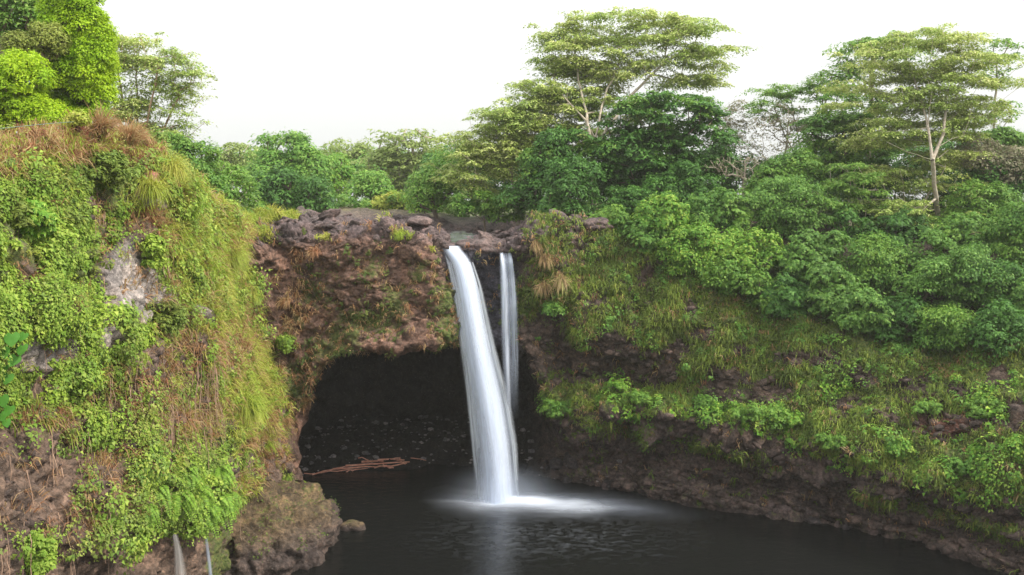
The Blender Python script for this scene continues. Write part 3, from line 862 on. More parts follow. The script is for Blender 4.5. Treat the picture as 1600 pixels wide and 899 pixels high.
# stream feeding the falls
def flat_strip(name, L, R, mat, **kw):
    V = []
    for a, b in zip(L, R): V += [a, b]
    F = [(2 * i, 2 * i + 1, 2 * i + 3, 2 * i + 2) for i in range(len(L) - 1)]
    return mesh_np(name, V, np.array(F), mat, True)
def stream_mat():
    m, t, o = new_mat('stream_water')
    geo = t.nodes.new('ShaderNodeNewGeometry')
    n = noise_node(t, 1.2, 5, .6, geo.outputs['Position'])
    r = ramp_node(t, n.outputs[0], [(.45, (.03, .03, .035)), (.68, (.25, .27, .3))])
    b = t.nodes.new('ShaderNodeBsdfPrincipled'); b.inputs['Roughness'].default_value = .2
    t.links.new(r.outputs[0], b.inputs['Base Color']); t.links.new(b.outputs[0], o.inputs['Surface'])
    return m
zs = 24.05
Lp = [Q(x, zs + dz, d) for x, d, dz in ((684, 91.6, -.15), (690, 96, .1), (692, 104, .25), (705, 115, .4), (715, 130, .9))]
Rp = [Q(x, zs + dz, d) for x, d, dz in ((722, 91.6, -.15), (735, 96, .1), (745, 104, .25), (745, 115, .4), (740, 130, .9))]
link('stream_water', flat_strip('stream_water', Lp, Rp, stream_mat()), kind='structure')

# foam on the pool: irregular sheet a hand's breadth above the water, denser where the falls land
def foam():
    m, t, o = new_mat('foam')
    a = t.nodes.new('ShaderNodeAttribute'); a.attribute_name = 'amount'
    geo = t.nodes.new('ShaderNodeNewGeometry')
    mp = t.nodes.new('ShaderNodeMapping'); mp.inputs['Scale'].default_value = (.35, 1.3, 1)
    t.links.new(geo.outputs['Position'], mp.inputs[0])
    n = noise_node(t, .8, 5, .6, mp.outputs[0], .5)
    r = ramp_node(t, n.outputs[0], [(.30, (.35, .35, .35)), (.70, (1, 1, 1))])
    pw_ = t.nodes.new('ShaderNodeMapRange'); t.links.new(a.outputs['Fac'], pw_.inputs['Value'])
    pw_.inputs['From Max'].default_value = .8
    mm = t.nodes.new('ShaderNodeMath'); mm.operation = 'MULTIPLY'
    rr = mixrgb(t, r.outputs[0], (1, 1, 1), pw_.outputs[0])
    t.links.new(rr, mm.inputs[0]); t.links.new(a.outputs['Fac'], mm.inputs[1])
    d_ = t.nodes.new('ShaderNodeBsdfDiffuse'); d_.inputs['Color'].default_value = (.80, .86, 1.0, 1)
    tp = t.nodes.new('ShaderNodeBsdfTransparent'); mxx = t.nodes.new('ShaderNodeMixShader')
    t.links.new(mm.outputs[0], mxx.inputs[0]); t.links.new(tp.outputs[0], mxx.inputs[1]); t.links.new(d_.outputs[0], mxx.inputs[2])
    t.links.new(mxx.outputs[0], o.inputs['Surface'])
    n1, n2 = 230, 190
    x = np.linspace(-14, 22, n1); y = np.linspace(68, 99, n2)
    X, Y = np.meshgrid(x, y, indexing='ij')
    V = np.stack([X, Y, X * 0], -1).reshape(-1, 3)
    q = V + np.stack([fbm(V, 5, 3, 61), fbm(V, 5, 3, 62), 0 * V[:, 0]], 1) * np.array([1.2, .8, 0])
    cx, cy = Q(778, 0, 88.4)[0], 88.6
    dx, dy = q[:, 0] - cx, q[:, 1] - cy
    rx_ = np.where(dx > 0, 8.0, 4.2); dy2 = dy + np.where(dx > 0, dx * .06, 0)
    rad = np.sqrt((dx / rx_) ** 2 + (dy2 / 3.1) ** 2)
    am = 1.2 * np.exp(-2.0 * rad ** 1.15) + .14 * np.exp(-((dx - 5) / 6) ** 2 - ((dy + 1.5) / 2.5) ** 2)
    fx, fy = V[:, 0] - Q(860, 0, 78)[0], V[:, 1] - 78
    am = am + .085 * np.exp(-(fx / 12) ** 2 - (fy / 6) ** 2) * np.clip(fbm(V * np.array([1, 1.8, 1]), .5, 5, 68, .7) * 2.2 + .15, 0, 1)  # faint flecks: drifting bubbles, and ripple highlights painted white
    am = am + .26 * np.exp(-((dx - 7.5) / 7.5) ** 2 - ((dy + .22 * dx + .3) / 2.0) ** 2)
    am = np.clip(am - .02, 0, 1)
    am = np.clip(am, 0, 1)
    ex = np.minimum.reduce([X.ravel() + 14, 22 - X.ravel(), Y.ravel() - 68, 99 - Y.ravel()])
    am = am * sstep(ex, 0, 2)
    V[:, 2] = .03 + .35 * np.clip(am - .5, 0, 1) + .10 * fbm(V, 1.0, 3, 66) * am
    ix = np.arange(n1 * n2).reshape(n1, n2)
    F = np.stack([ix[:-1, :-1], ix[1:, :-1], ix[1:, 1:], ix[:-1, 1:]], -1).reshape(-1, 4)
    keep = am[F].max(1) > .001
    me = mesh_np('foam', V, F[keep], m, True)
    at = me.attributes.new('amount', 'FLOAT', 'POINT'); at.data.foreach_set('value', am.astype(np.float32))
    link('foam', me, kind='stuff', label='white foam spreading on the dark pool where the main falls land', cat='foam')
foam()

# mist where the water lands: a small cloud
def mist(name, c, r, dens, label):
    me = bpy.data.meshes.new(name)
    import bmesh
    bm = bmesh.new(); bmesh.ops.create_icosphere(bm, subdivisions=3, radius=1)
    for v in bm.verts: v.co = Vector((v.co.x * r[0], v.co.y * r[1], v.co.z * r[2]))
    bm.to_mesh(me); bm.free()
    m, t, o = new_mat(name)
    tcn = t.nodes.new('ShaderNodeTexCoord')
    vm = t.nodes.new('ShaderNodeVectorMath'); vm.operation = 'DIVIDE'; vm.inputs[1].default_value = r
    t.links.new(tcn.outputs['Object'], vm.inputs[0])
    ln = t.nodes.new('ShaderNodeVectorMath'); ln.operation = 'LENGTH'; t.links.new(vm.outputs[0], ln.inputs[0])
    mr = t.nodes.new('ShaderNodeMapRange'); mr.interpolation_type = 'SMOOTHSTEP'
    mr.inputs['From Min'].default_value = 1.0; mr.inputs['From Max'].default_value = 0.0
    mr.inputs['To Min'].default_value = 0.0; mr.inputs['To Max'].default_value = dens
    t.links.new(ln.outputs['Value'], mr.inputs['Value'])
    pwn = t.nodes.new('ShaderNodeMath'); pwn.operation = 'POWER'; pwn.inputs[1].default_value = 2.2; t.links.new(mr.outputs[0], pwn.inputs[0])
    v = t.nodes.new('ShaderNodeVolumePrincipled')
    v.inputs['Color'].default_value = (.80, .87, 1, 1)
    t.links.new(pwn.outputs[0], v.inputs['Density'])
    t.links.new(v.outputs[0], o.inputs['Volume'])
    me.materials.append(m)
    link(name, me, kind='stuff', label=label, cat='mist', loc=c)
mc_ = P(775, 780, 88.2)
mist('mist', (mc_[0] + .6, mc_[1], 1.3), (8.0, 5.0, 3.2), .42, 'pale mist hanging at the foot of the main waterfall')

# ------------------------------------------------------------------ cliff cover
def clumps(name, kinds, n, rad, per, leaf, mat, seedj=14, extra=None, droop=.2, updown=.35, label=None, cat='creeper', hem=1.0, aspect=.7, lift=1.3, topr=9.6, gaps=.36):
    mask = np.zeros(len(QF))
    kk = cover_at(FPX_, FPY_, seedj)
    for k, w in kinds.items(): mask = np.where(kk == ord(k), w, mask)
    mask = mask * ((FUR > 4.7) | (FUC > 20)) * (FUR > 1.2) * (FUR < topr)
    if extra is not None: mask = mask * extra
    # weight by apparent size: farther places need fewer
    if gaps > 0:
        gp = fbm(FC, 1.7, 3, 200 + len(name))
        mask = mask * np.where(gp > gaps - .42, 1, .06)
    pt, nn, i = sample(n, mask, 1 / FT_ ** .6)
    hum = np.clip(.5 + .9 * fbm(pt, 2.2, 2, 91), 0, 1.4)
    pt = pt + nn * (np.clip(hum - .35, 0, 1) * lift * np.where((FUC[i] > 5.6) & (FUC[i] < 10), .3, 1))[:, None]
    R = rad * (.45 + .9 * hum) * (.5 + 1.0 * rng.random(n)) * (pt[:, 1] / 60) ** .35
    csz = .65 + .9 * rng.random(n) ** 2
    k = per
    d_ = rand_dir(n * k)
    nnr = np.repeat(nn, k, 0)
    s = np.sign(np.sum(d_ * nnr, 1, keepdims=True))
    d_ = d_ * s
    rr = np.repeat(R, k)[:, None] * (rng.random((n * k, 1)) ** .35)
    tang = d_ - nnr * np.sum(d_ * nnr, 1, keepdims=True)
    C_ = np.repeat(pt, k, 0) + tang * rr * 1.25 + nnr * (np.abs(np.sum(d_ * nnr, 1, keepdims=True)) * rr * .55 * hem + .04)
    C_[:, 2] -= rr[:, 0] * updown * .5
    Nn = norm(d_ * .6 + nnr * .5 + np.array([0, 0, .75]) + rand_dir(n * k) * .45)
    D_ = norm(np.array([0, 0, -1.0]) + rand_dir(n * k) * .8 + nnr * .5)
    sz = leaf * np.repeat(csz, k) * (.6 + .8 * rng.random(n * k)) * (C_[:, 1] / 60) ** .7
    v, f = leaf_quads(C_, Nn, D_, sz, sz * aspect, droop)
    me = mesh_np(name, v, f, mat)
    link(name, me, kind='stuff', label=label, cat=cat)

left_m = (FUC < 9.6) * 1.0
right_m = (FUC > 18) * 1.0
mid_m = ((FUC >= 9.4) & (FUC <= 20)) * 1.0
clumps('creeper', {'c': 1.0, 'C': .35, 'y': .40, 'r': .045, 'm': .2, 'f': .2, 'g': .008}, 4200, .55, 34, .175, M['creeper'], extra=left_m, label='bright green leafy creeper matted over the left cliff')
clumps('dark_creeper', {'C': 1.0, 'c': .3, 'r': .14, 'y': .12, 'f': .5, 'g': .008, 'b': .02}, 2300, .5, 30, .17, M['creeper_dark'], extra=left_m, label='darker green undergrowth clinging to the left cliff')
clumps('yellow_creeper', {'c': .5, 'C': .3, 'y': .9, 'r': .25, 'm': .3, 'o': .15}, 2000, .42, 30, .13, M['olive'], extra=left_m, label='fine yellowish small-leaved growth between the creepers of the left cliff')
clumps('bank_creeper', {'C': 1.0, 'm': .45, 'y': .3, 'c': .5, 'b': .015, 'o': .1}, 1500, .42, 28, .14, M['mid'], extra=right_m, label='mid green low plants creeping over the right bank', hem=.8)
clumps('moss', {'m': 1.0, 'y': .5, 'C': .6, 'o': .25, 'b': .03, 'r': .4}, 6800, .36, 18, .12, M['moss'], extra=(FUC > 9) * np.where(FUC < 18, .45, 1.0), label='dark olive moss and tiny plants on the brown rock walls', hem=.4, cat='moss', aspect=.9, lift=.1)
clumps('ledge_plants', {'C': 1.0, 'y': .3, 'm': .05}, 600, .5, 26, .2, M['yel'], extra=right_m * (FPY_ > 590) * (FPY_ < 800), label='lighter green seedlings along the ledge of the right bank', cat='plants')

def grass(name, kinds, n, length, width, mat, extra=None, label=None, hang=1.0, lift=.6, jit=14, topr=9.45, cat='grass'):
    kk = cover_at(FPX_, FPY_, jit)
    mask = np.zeros(len(QF))
    for k, w in kinds.items(): mask = np.where(kk == ord(k), w, mask)
    mask = mask * ((FUR > 4.9) | (FUC > 20)) * (FUR > 1.5) * (FUR < topr)
    if extra is not None: mask = mask * extra
    pt, nn, i = sample(n // 12, mask, 1 / FT_ ** .6)
    pt = np.repeat(pt, 12, 0) + rng.normal(size=(len(pt) * 12, 3)) * .16
    nn = np.repeat(nn, 12, 0)
    n = len(pt)
    L = length * (.5 + .9 * rng.random(n)) * (.6 + .5 * (fbm(pt, 3, 2, 101) + .5)) * (pt[:, 1] / 60) ** .4
    d0 = norm(nn * .8 + np.array([0, 0, lift]) + rand_dir(n) * .55)
    side = norm(np.cross(d0, rand_dir(n)))
    W = width * (.6 + .8 * rng.random(n)) * (pt[:, 1] / 60) ** .7
    p0 = pt - nn * .05
    p1 = p0 + d0 * (L * .5)[:, None]
    d1 = norm(d0 + np.array([0, 0, -1.3 * hang]) * (.5 + rng.random((n, 1))))
    p2 = p1 + d1 * (L * .6)[:, None]
    v = np.stack([p0 - side * W[:, None] / 2, p0 + side * W[:, None] / 2, p1 + side * W[:, None] / 2.2, p1 - side * W[:, None] / 2.2, p2], 1).reshape(-1, 3)
    b = np.arange(n)[:, None] * 5
    me = mesh_np(name, v, [b + np.array([[0, 1, 2, 3]]), b + np.array([[3, 2, 4]])], mat)
    link(name, me, kind='stuff', label=label, cat=cat)
grass('grass', {'y': 1.0, 'o': .35, 'r': .15, 'C': .06, 'c': .03, 'g': .02, 'm': .3}, 46000, 1.0, .05, M['grass'], extra=left_m, label='yellow green grass hanging down the left cliff')
grass('dry_grass', {'o': 1.0, 'y': .3, 'r': .45, 'g': .08, 'b': .05, 'C': .03}, 33000, 1.0, .05, M['dry'], extra=(FUC < 11.5) * (1.0), label='rust and straw coloured dry grass on the left cliff', cat='dry grass')
grass('wall_grass', {'o': 1.0, 'm': .35, 'y': .25, 'b': .05}, 12000, .6, .05, M['dry'], extra=(FUC > 11.5) * 1.0, label='short dry tawny grass rooted in the brown wall around the falls', cat='dry grass', hang=1.3)
grass('bank_grass', {'y': 1.0, 'm': .6, 'C': .2, 'o': .5, 'r': .4, 'b': .006}, 66000, .75, .055, M['bank_grass'], extra=right_m, label='soft green grass draped over the right bank and its ledge', hang=1.4)
grass('lava_grass', {'b': 1.0, 'm': 1.0}, 1500, .6, .05, M['grass'], extra=mid_m * (FUR > 8.8) * (fbm(FC, 3, 2, 71) > .12) * (FPX_ < 660), label='sparse yellow grass between lava rocks above the falls')
grass('plateau_grass', {'.': 1.0, 'b': 1, 'y': 1, 'C': 1}, 14000, .9, .07, M['grass'], extra=((FUR > 11.2) & (FUR < 12.2) & (FUC > 6) & (FUC < 22)) * 1.0 if False else ((FUR > 10.2) & (FUC > 7.5) & (FUC < 11)) * 1.0, topr=10.8, label='yellow green grass along the left edge of the riverbed')

# hanging roots
def roots():
    kk = cover_at(FPX_, FPY_, 12)
    mask = np.where(kk == ord('r'), 1.0, 0) + np.where(kk == ord('b'), .25, 0) + np.where(kk == ord('g'), .15, 0) + np.where(kk == ord('o'), .1, 0)
    mask = mask * (FUC < 7.6) * (FUR > 5) * (FUR < 9)
    pt, nn, i = sample(620, mask)
    segs = []
    KP = SP[(uc < 8.5)]
    for q, n_ in zip(pt, nn):
        L = rng.uniform(1.2, 4.5); k = max(4, int(L / .35))
        a = np.array(q) + n_ * .15
        drift = rng.normal(size=2) * .03
        r0 = rng.uniform(.012, .038)
        for j in range(k):
            b = a + np.array([drift[0] + rng.normal() * .05, drift[1] + rng.normal() * .04 - .02, -L / k])
            segs.append((a, b, r0 * (1 - .6 * j / k), r0 * (1 - .6 * (j + 1) / k)))
            a = b
    v, f = tubes(segs, 3)
    link('hanging_roots', mesh_np('hanging_roots', v, f, M['root']), kind='stuff', label='dead brown roots and vines hanging down the left cliff', cat='roots')
roots()

# ------------------------------------------------------------------ trees
def pads_in_lobes(lobes, depth, n, g, shell=.45, zsq=1.0, fan=0, fan_r=1.0):
    vol = np.array([l[2] * l[3] * max(l[2], l[3]) for l in lobes]) ** .8
    cnt = np.maximum(2, (n * vol / vol.sum()).round().astype(int))
    out = []
    for l, k in zip(lobes, cnt):
        px, py, rx, ry = l[:4]
        dd = l[4] if len(l) > 4 else 0
        c = np.array(P(px, py, depth + dd))
        s = (depth + dd) / FPX
        d_ = rand_dir(k, g)
        r = g.random((k, 1)) ** (1 / 3) * (1 - shell) + shell
        q = c + d_ * r * np.array([rx * s, (rx + ry) / 2 * s * .8, ry * s]) * .92
        if fan:
            m = max(2, k // fan)
            h = q[:m]
            h = h[np.argsort(h[:, 2])]
            q = np.repeat(h, fan, 0) + g.normal(size=(m * fan, 3)) * np.array([1.5, 1.5, .13]) * fan_r
        out.append(q)
    return np.concatenate(out)

def skeleton(trunk_pts, pads, r_base, g, droopy=.0, taper_pow=.5, forks=()):
    # forks: further stems, each (index of the trunk point it leaves, list of points)
    nodes = [np.array(t, float) for t in trunk_pts]
    dn, dp = [nodes[0]], [-1]
    at_ = [0]
    def run(start, pts):
        prev, a = start, dn[start]
        for b in pts:
            b = np.array(b, float)
            k = max(1, int(np.linalg.norm(b - a) / 1.2))
            for j in range(1, k + 1):
                w = j / k
                dp.append(prev)
                dn.append(a * (1 - w) + b * w + g.normal(size=3) * .07 * np.array([1, 1, 0]))
                prev = len(dn) - 1
            a = b
            at_.append(prev)
    run(0, nodes[1:])
    for fi, fp in forks:
        run(at_[min(fi, len(nodes) - 1)], fp)
    nodes, par = dn, dp
    ntr = len(nodes)
    first = max(1, int(ntr * (.35 if not forks else .2)))
    tr = np.array(nodes[first:])
    order = np.argsort([np.min(np.linalg.norm(tr - q, axis=1)) for q in pads])
    for o_ in order:
        q = pads[o_]
        A = np.array(nodes)
        dist = np.linalg.norm(A - q, axis=1)
        up = q[2] - A[:, 2]
        hor = np.linalg.norm((A - q)[:, :2], axis=1)
        cost = dist + 1.2 * np.maximum(0, hor * .35 - up)
        cost[:first] += 1e3
        k0 = int(np.argmin(cost))
        a = A[k0]
        L = np.linalg.norm(q - a)
        k = max(1, int(L / 1.5))
        prev = k0
        for j in range(1, k + 1):
            w = j / k
            m = a * (1 - w) + q * w
            m = m + np.array([0, 0, 1]) * math.sin(w * math.pi) * L * .06 + g.normal(size=3) * .05 * L / k * (j < k)
            nodes.append(m); par.append(prev); prev = len(nodes) - 1
    n = len(nodes)
    w = np.zeros(n)
    haschild = np.zeros(n, bool)
    for i in range(n):
        if par[i] >= 0: haschild[par[i]] = True
    w[~haschild] = 1
    for i in range(n - 1, 0, -1):
        if w[i] == 0: w[i] = 1
        w[par[i]] += w[i]
    rad = np.maximum(r_base * (w / w[0]) ** taper_pow, .02)
    # keep trunk tapering
    segs = []
    for i in range(1, n):
        j = par[i]
        segs.append((nodes[j], nodes[i], min(rad[j], rad[i] * 1.35), rad[i]))
    return segs

def leaves_flat(pads, r, per, size, g, thick=.13, aspect=.55, arch=.42):
    n = len(pads) * per
    R = np.repeat(r * (.6 + .8 * g.random(len(pads))), per)
    a = g.random(n) * 2 * math.pi
    rr = np.sqrt(g.random(n))
    # ragged outline: radius modulated per pad
    ph = np.repeat(g.random(len(pads)) * 6.28, per)
    mod = 1 + .35 * np.sin(3 * a + ph) + .2 * np.sin(7 * a + 2 * ph)
    tilt = np.repeat(g.normal(size=(len(pads), 2)) * .14, per, 0)
    x, y = np.cos(a) * rr * R * mod, np.sin(a) * rr * R * mod
    z = -arch * R * rr ** 2 + tilt[:, 0] * x + tilt[:, 1] * y + g.normal(size=n) * thick * .5
    C_ = np.repeat(pads, per, 0) + np.stack([x, y, z], 1)
    N_ = norm(np.stack([np.cos(a) * rr * .5, np.sin(a) * rr * .5, np.ones(n)], 1) + rand_dir(n, g) * .6)
    D_ = np.stack([np.cos(a), np.sin(a), np.full(n, -.15)], 1) + rand_dir(n, g) * .7
    s = size * (.6 + .8 * g.random(n))
    return leaf_quads(C_, N_, D_, s, s * aspect, .12)

def leaves_round(pads, r, per, size, g, aspect=.6, squash=.85, droop=.2, hang=.3):
    n = len(pads) * per
    R = np.repeat(r * (.6 + .8 * g.random(len(pads))), per)
    d_ = rand_dir(n, g)
    d_[:, 2] = np.where(d_[:, 2] < -.3, -d_[:, 2], d_[:, 2])
    rr = .45 + .55 * g.random(n) ** .5
    lump = 1 + .3 * vnoise(d_ * 2.5 + np.repeat(pads, per, 0), 5)
    C_ = np.repeat(pads, per, 0) + d_ * (R * rr * lump)[:, None] * np.array([1, 1, squash])
    N_ = norm(d_ * .8 + np.array([0, 0, .55]) + rand_dir(n, g) * .5)
    D_ = norm(d_ + rand_dir(n, g) * .6 + np.array([0, 0, -hang]))
    s = size * (.6 + .8 * g.random(n))
    return leaf_quads(C_, N_, D_, s, s * aspect, droop)

def leaves_rosette(pads, r, per, size, g, k=7):
    """whorls of drooping leaves at twig ends"""
    m = max(4, per // k)
    n = len(pads) * m
    R = np.repeat(r * (.6 + .8 * g.random(len(pads))), m)
    d_ = rand_dir(n, g)
    d_[:, 2] = np.where(d_[:, 2] < -.15, -d_[:, 2], d_[:, 2])
    c = np.repeat(pads, m, 0) + d_ * (R * (.6 + .4 * g.random(n)))[:, None]
    ax = norm(d_ + np.array([0, 0, .5]))
    t1 = norm(np.cross(ax, rand_dir(n, g))); t2 = np.cross(ax, t1)
    C_, N_, D_, S_ = [], [], [], []
    ph = g.random(n) * 6.28
    sz = size * (.7 + .6 * g.random(n))
    for j in range(k):
        a = ph + j * 2 * math.pi / k + g.normal(size=n) * .2
        o_ = np.cos(a)[:, None] * t1 + np.sin(a)[:, None] * t2
        dirn = norm(o_ + ax * .25 + np.array([0, 0, -.25]))
        C_.append(c + dirn * (sz * .5)[:, None]); D_.append(dirn); N_.append(norm(ax + rand_dir(n, g) * .25 + o_ * .3)); S_.append(sz)
    C_, N_, D_, S_ = map(np.concatenate, (C_, N_, D_, S_))
    return leaf_quads(C_, N_, D_, S_, S_ * .45, .25)

def tree(name, lobes, depth, label, mat, bark='bark_dark', style='round', n=60, r=1.2, per=150, size=.3, trunk=None, r_base=.3, seed=1, group=None, cat='tree', shell=.45, base_z=None, limb=True, stem='trunk', second=None, forks=(), fan=0, fan_r=1.0):
    g = np.random.default_rng(seed * 101 + 5)
    pads = pads_in_lobes(lobes, depth, n, g, shell, fan=fan, fan_r=fan_r)
    if trunk is None:
        cx = float(pads[:, 0].mean()); cy = float(pads[:, 1].mean())
        gz = ground_z(cx, cy) if base_z is None else base_z
        top = float(np.percentile(pads[:, 2], 70))
        trunk = [(cx, cy, gz - .4), (cx + g.normal() * .3, cy, gz * .5 + top * .5), (cx + g.normal() * .5, cy, top)]
    else:
        pts = [P(a, b, depth + (c_ if c_ else 0)) for a, b, c_ in trunk]
        gz = ground_z(pts[0][0], pts[0][1]) if base_z is None else base_z
        b0 = list(pts[0])
        trunk = ([(b0[0], b0[1], gz - .4)] if gz < b0[2] - .3 else []) + pts
    root = thing(name, trunk[0], label, cat, group)
    off = np.array(trunk[0], float)
    fk = [(fi + len(trunk) - (len(pts) if forks else 0), [P(a, b, depth + c_) for a, b, c_ in fp]) for fi, fp in forks] if forks else ()
    segs = skeleton(trunk, pads, r_base, g, forks=fk)
    v, f = tubes(segs, 5)
    link(stem, mesh_np(stem, v - off, f, M[bark], True), root)
    fn = {'flat': leaves_flat, 'round': leaves_round, 'rosette': leaves_rosette}[style]
    v, f = fn(pads, r, per, size, g)
    link('crown', mesh_np('crown', v - off, f, M[mat]), root)
    if second:
        nb, st2, r2, per2, s2, m2, lob2 = second
        pd = pads_in_lobes(lob2, depth, nb, g, shell)
        fn = {'flat': leaves_flat, 'round': leaves_round, 'rosette': leaves_rosette}[st2]
        v, f = fn(pd, r2, per2, s2, g)
        link('crown', mesh_np('crown', v - off, f, M[m2]), root)
    return root

# --- far trees in the valley, behind the riverbed
FARG = 'trees far up the river'
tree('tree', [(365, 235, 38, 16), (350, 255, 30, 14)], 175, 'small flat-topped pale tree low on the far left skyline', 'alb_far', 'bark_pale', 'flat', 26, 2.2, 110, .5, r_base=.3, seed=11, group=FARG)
tree('tree', [(448, 240, 46, 30), (430, 290, 45, 45), (480, 275, 40, 40)], 140, 'big rounded dense green tree behind the riverbed, left of centre', 'far', 'bark_dark', 'round', 90, 2.0, 170, .42, r_base=.5, seed=12, group=FARG)
tree('tree', [(445, 305, 42, 38), (490, 315, 30, 28)], 124, 'dark green dense tree at the left edge of the lava bed', 'dense', 'bark_dark', 'round', 60, 1.6, 170, .38, r_base=.3, seed=13, group=FARG)
tree('tree', [(532, 290, 16, 32), (522, 262, 20, 20)], 150, 'slim yellow green tree beside the big rounded tree', 'yel', 'bark_pale', 'round', 30, 1.4, 110, .4, r_base=.25, seed=14, group=FARG)
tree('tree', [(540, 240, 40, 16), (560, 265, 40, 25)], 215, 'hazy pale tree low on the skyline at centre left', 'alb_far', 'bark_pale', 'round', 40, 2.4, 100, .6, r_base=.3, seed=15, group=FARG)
tree('shrub', [(580, 298, 32, 24)], 140, 'round soft green shrub at the head of the riverbed', 'far', 'bark_dark', 'round', 34, 1.4, 130, .4, r_base=.2, seed=16, cat='shrub')
tree('tree', [(632, 225, 52, 26), (605, 262, 40, 26), (660, 258, 44, 28), (632, 290, 36, 18)], 178, 'wide hazy flat-topped tree with a pale forked trunk at centre of the valley', 'alb_far', 'bark_pale', 'flat', 120, 2.6, 130, .55, trunk=[(634, 330, 0), (633, 290, 0), (625, 265, 0), (640, 235, 0)], r_base=.9, seed=17, group=FARG)
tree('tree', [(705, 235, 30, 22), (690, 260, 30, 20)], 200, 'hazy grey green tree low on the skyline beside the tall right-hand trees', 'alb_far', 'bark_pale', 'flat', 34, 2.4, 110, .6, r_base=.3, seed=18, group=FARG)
tree('tree', [(400, 262, 55, 25), (345, 275, 40, 22)], 190, 'low hazy tree belt piece behind the rounded green tree', 'far', 'bark_dark', 'round', 60, 2.4, 110, .55, r_base=.3, seed=19, group=FARG)
tree('tree', [(590, 272, 60, 22), (640, 300, 50, 22)], 205, 'low hazy green thicket below the wide flat-topped tree', 'far', 'bark_dark', 'round', 70, 2.4, 120, .6, r_base=.3, seed=20, group=FARG)
tree('shrub', [(622, 318, 30, 14), (600, 322, 22, 10)], 135, 'yellowish low shrub at the top of the lava bed', 'grass', 'bark_dark', 'round', 26, 1.1, 110, .36, r_base=.1, seed=21, cat='shrub')
tree('shrub', [(665, 315, 25, 22), (650, 322, 22, 16)], 128, 'yellow green bush on the right side of the lava bed', 'yel', 'bark_dark', 'round', 26, 1.1, 110, .36, r_base=.1, seed=22, cat='shrub')
tree('tree', [(690, 285, 36, 38), (672, 305, 30, 30)], 118, 'rounded bright green tree right of the lava bed', 'far', 'bark_dark', 'round', 60, 1.4, 150, .34, r_base=.3, seed=23)
# --- left: behind the near cliff
tree('tree', [(212, 80, 62, 34), (265, 120, 36, 40), (190, 150, 42, 46), (250, 200, 52, 24), (280, 130, 26, 50), (170, 90, 26, 40), (210, 170, 40, 40)], 92, 'airy tall tree with several reddish stems behind the left cliff top', 'alb', 'bark_pink', 'flat', 560, .95, 80, .2, fan=5, fan_r=.7, trunk=[(220, 240, 0), (202, 190, 0), (188, 140, 0), (180, 90, 0)], r_base=.24, seed=31, shell=.15,
     forks=[(0, [(215, 180, 1), (212, 120, 1), (218, 75, 1)]), (0, [(230, 190, -1), (242, 140, -1), (248, 95, -1)]), (0, [(255, 200, 0), (280, 150, 0)]), (0, [(185, 190, 2), (170, 120, 2)])])
tree('tree', [(365, 285, 36, 28), (380, 310, 34, 20), (345, 265, 30, 16)], 92, 'small flat-crowned tree with a straight pale trunk beside the lava bed', 'alb_green', 'bark_pale', 'flat', 60, 1.0, 100, .28, trunk=[(367, 345, 0), (368, 310, 0), (366, 270, 0)], r_base=.22, seed=32)
tree('shrub', [(300, 250, 40, 26), (270, 235, 30, 20)], 80, 'dark green bush on the ridge below the airy tree', 'mid', 'bark_dark', 'round', 44, .9, 130, .24, r_base=.12, seed=33, cat='shrub')
tree('shrub', [(330, 300, 30, 30), (310, 280, 26, 24)], 77, 'mid green leafy bush where the left ridge drops to the lava bed', 'mid', 'bark_dark', 'round', 40, .8, 130, .22, r_base=.12, seed=34, cat='shrub')
tree('shrub', [(230, 222, 30, 14)], 66, 'small green bush behind the rust coloured grass of the left cliff top', 'creeper_dark', 'bark_dark', 'round', 22, .6, 110, .2, r_base=.08, seed=35, cat='shrub')
# --- bright rounded trees top left
tree('leafy_tree', [(118, 60, 54, 62), (144, 105, 32, 66), (100, 130, 50, 56), (128, 165, 48, 36), (85, 175, 44, 26), (112, 10, 46, 44), (130, 100, 40, 60), (160, 75, 14, 30)], 62, 'bright lime green billowing tree at the top left, the one nearest the gap', 'lime', 'bark_dark', 'round', 620, .62, 300, .13, r_base=.35, seed=41, shell=.45)
tree('leafy_tree', [(25, 130, 50, 48), (10, 178, 54, 30), (60, 182, 40, 24), (-40, 150, 50, 50)], 57, 'bright lime green mounded tree at the left edge, lower and nearer', 'lime', 'bark_dark', 'round', 380, .58, 280, .125, r_base=.3, seed=42, shell=.45)
tree('leafy_tree', [(78, 66, 26, 28), (34, 72, 26, 18)], 60, 'olive yellow rounded tree between the two lime green trees', 'olive', 'bark_dark', 'round', 130, .5, 170, .13, r_base=.3, seed=43, shell=.6)
tree('leafy_tree', [(20, 10, 60, 50), (60, 0, 30, 50), (-40, 30, 50, 60)], 68, 'taller grey green tree at the top left corner', 'alb_green', 'bark_dark', 'round', 90, 1.1, 240, .2, r_base=.5, seed=44, shell=.5)
# --- right: the big trees
tree('canopy_tree', [(985, 48, 120, 26), (920, 80, 80, 34), (1060, 95, 72, 36), (890, 130, 62, 40), (985, 125, 80, 36), (870, 170, 45, 26), (1085, 55, 50, 24), (960, 165, 60, 30), (1010, 25, 70, 10), (900, 200, 60, 30), (870, 110, 40, 30), (1090, 120, 40, 22), (1112, 72, 34, 14), (1112, 118, 30, 12), (860, 50, 34, 10), (930, 22, 40, 10), (860, 225, 50, 26), (905, 160, 50, 30)], 115,
     'tallest spreading flat-layered tree with pale forked limbs, right of centre', 'alb', 'bark_pale', 'flat', 820, 1.3, 150, .25, fan=6, fan_r=1.0,
     trunk=[(928, 300, -6), (926, 235, -7), (918, 190, -6), (908, 140, -3), (900, 95, 0)], r_base=.30, seed=51, shell=.2,
     forks=[(1, [(938, 180, -6), (948, 140, -3), (975, 85, 0)]), (1, [(950, 200, -6), (985, 150, -3), (1040, 95, -1)]), (2, [(880, 150, -4), (865, 120, -1)])])
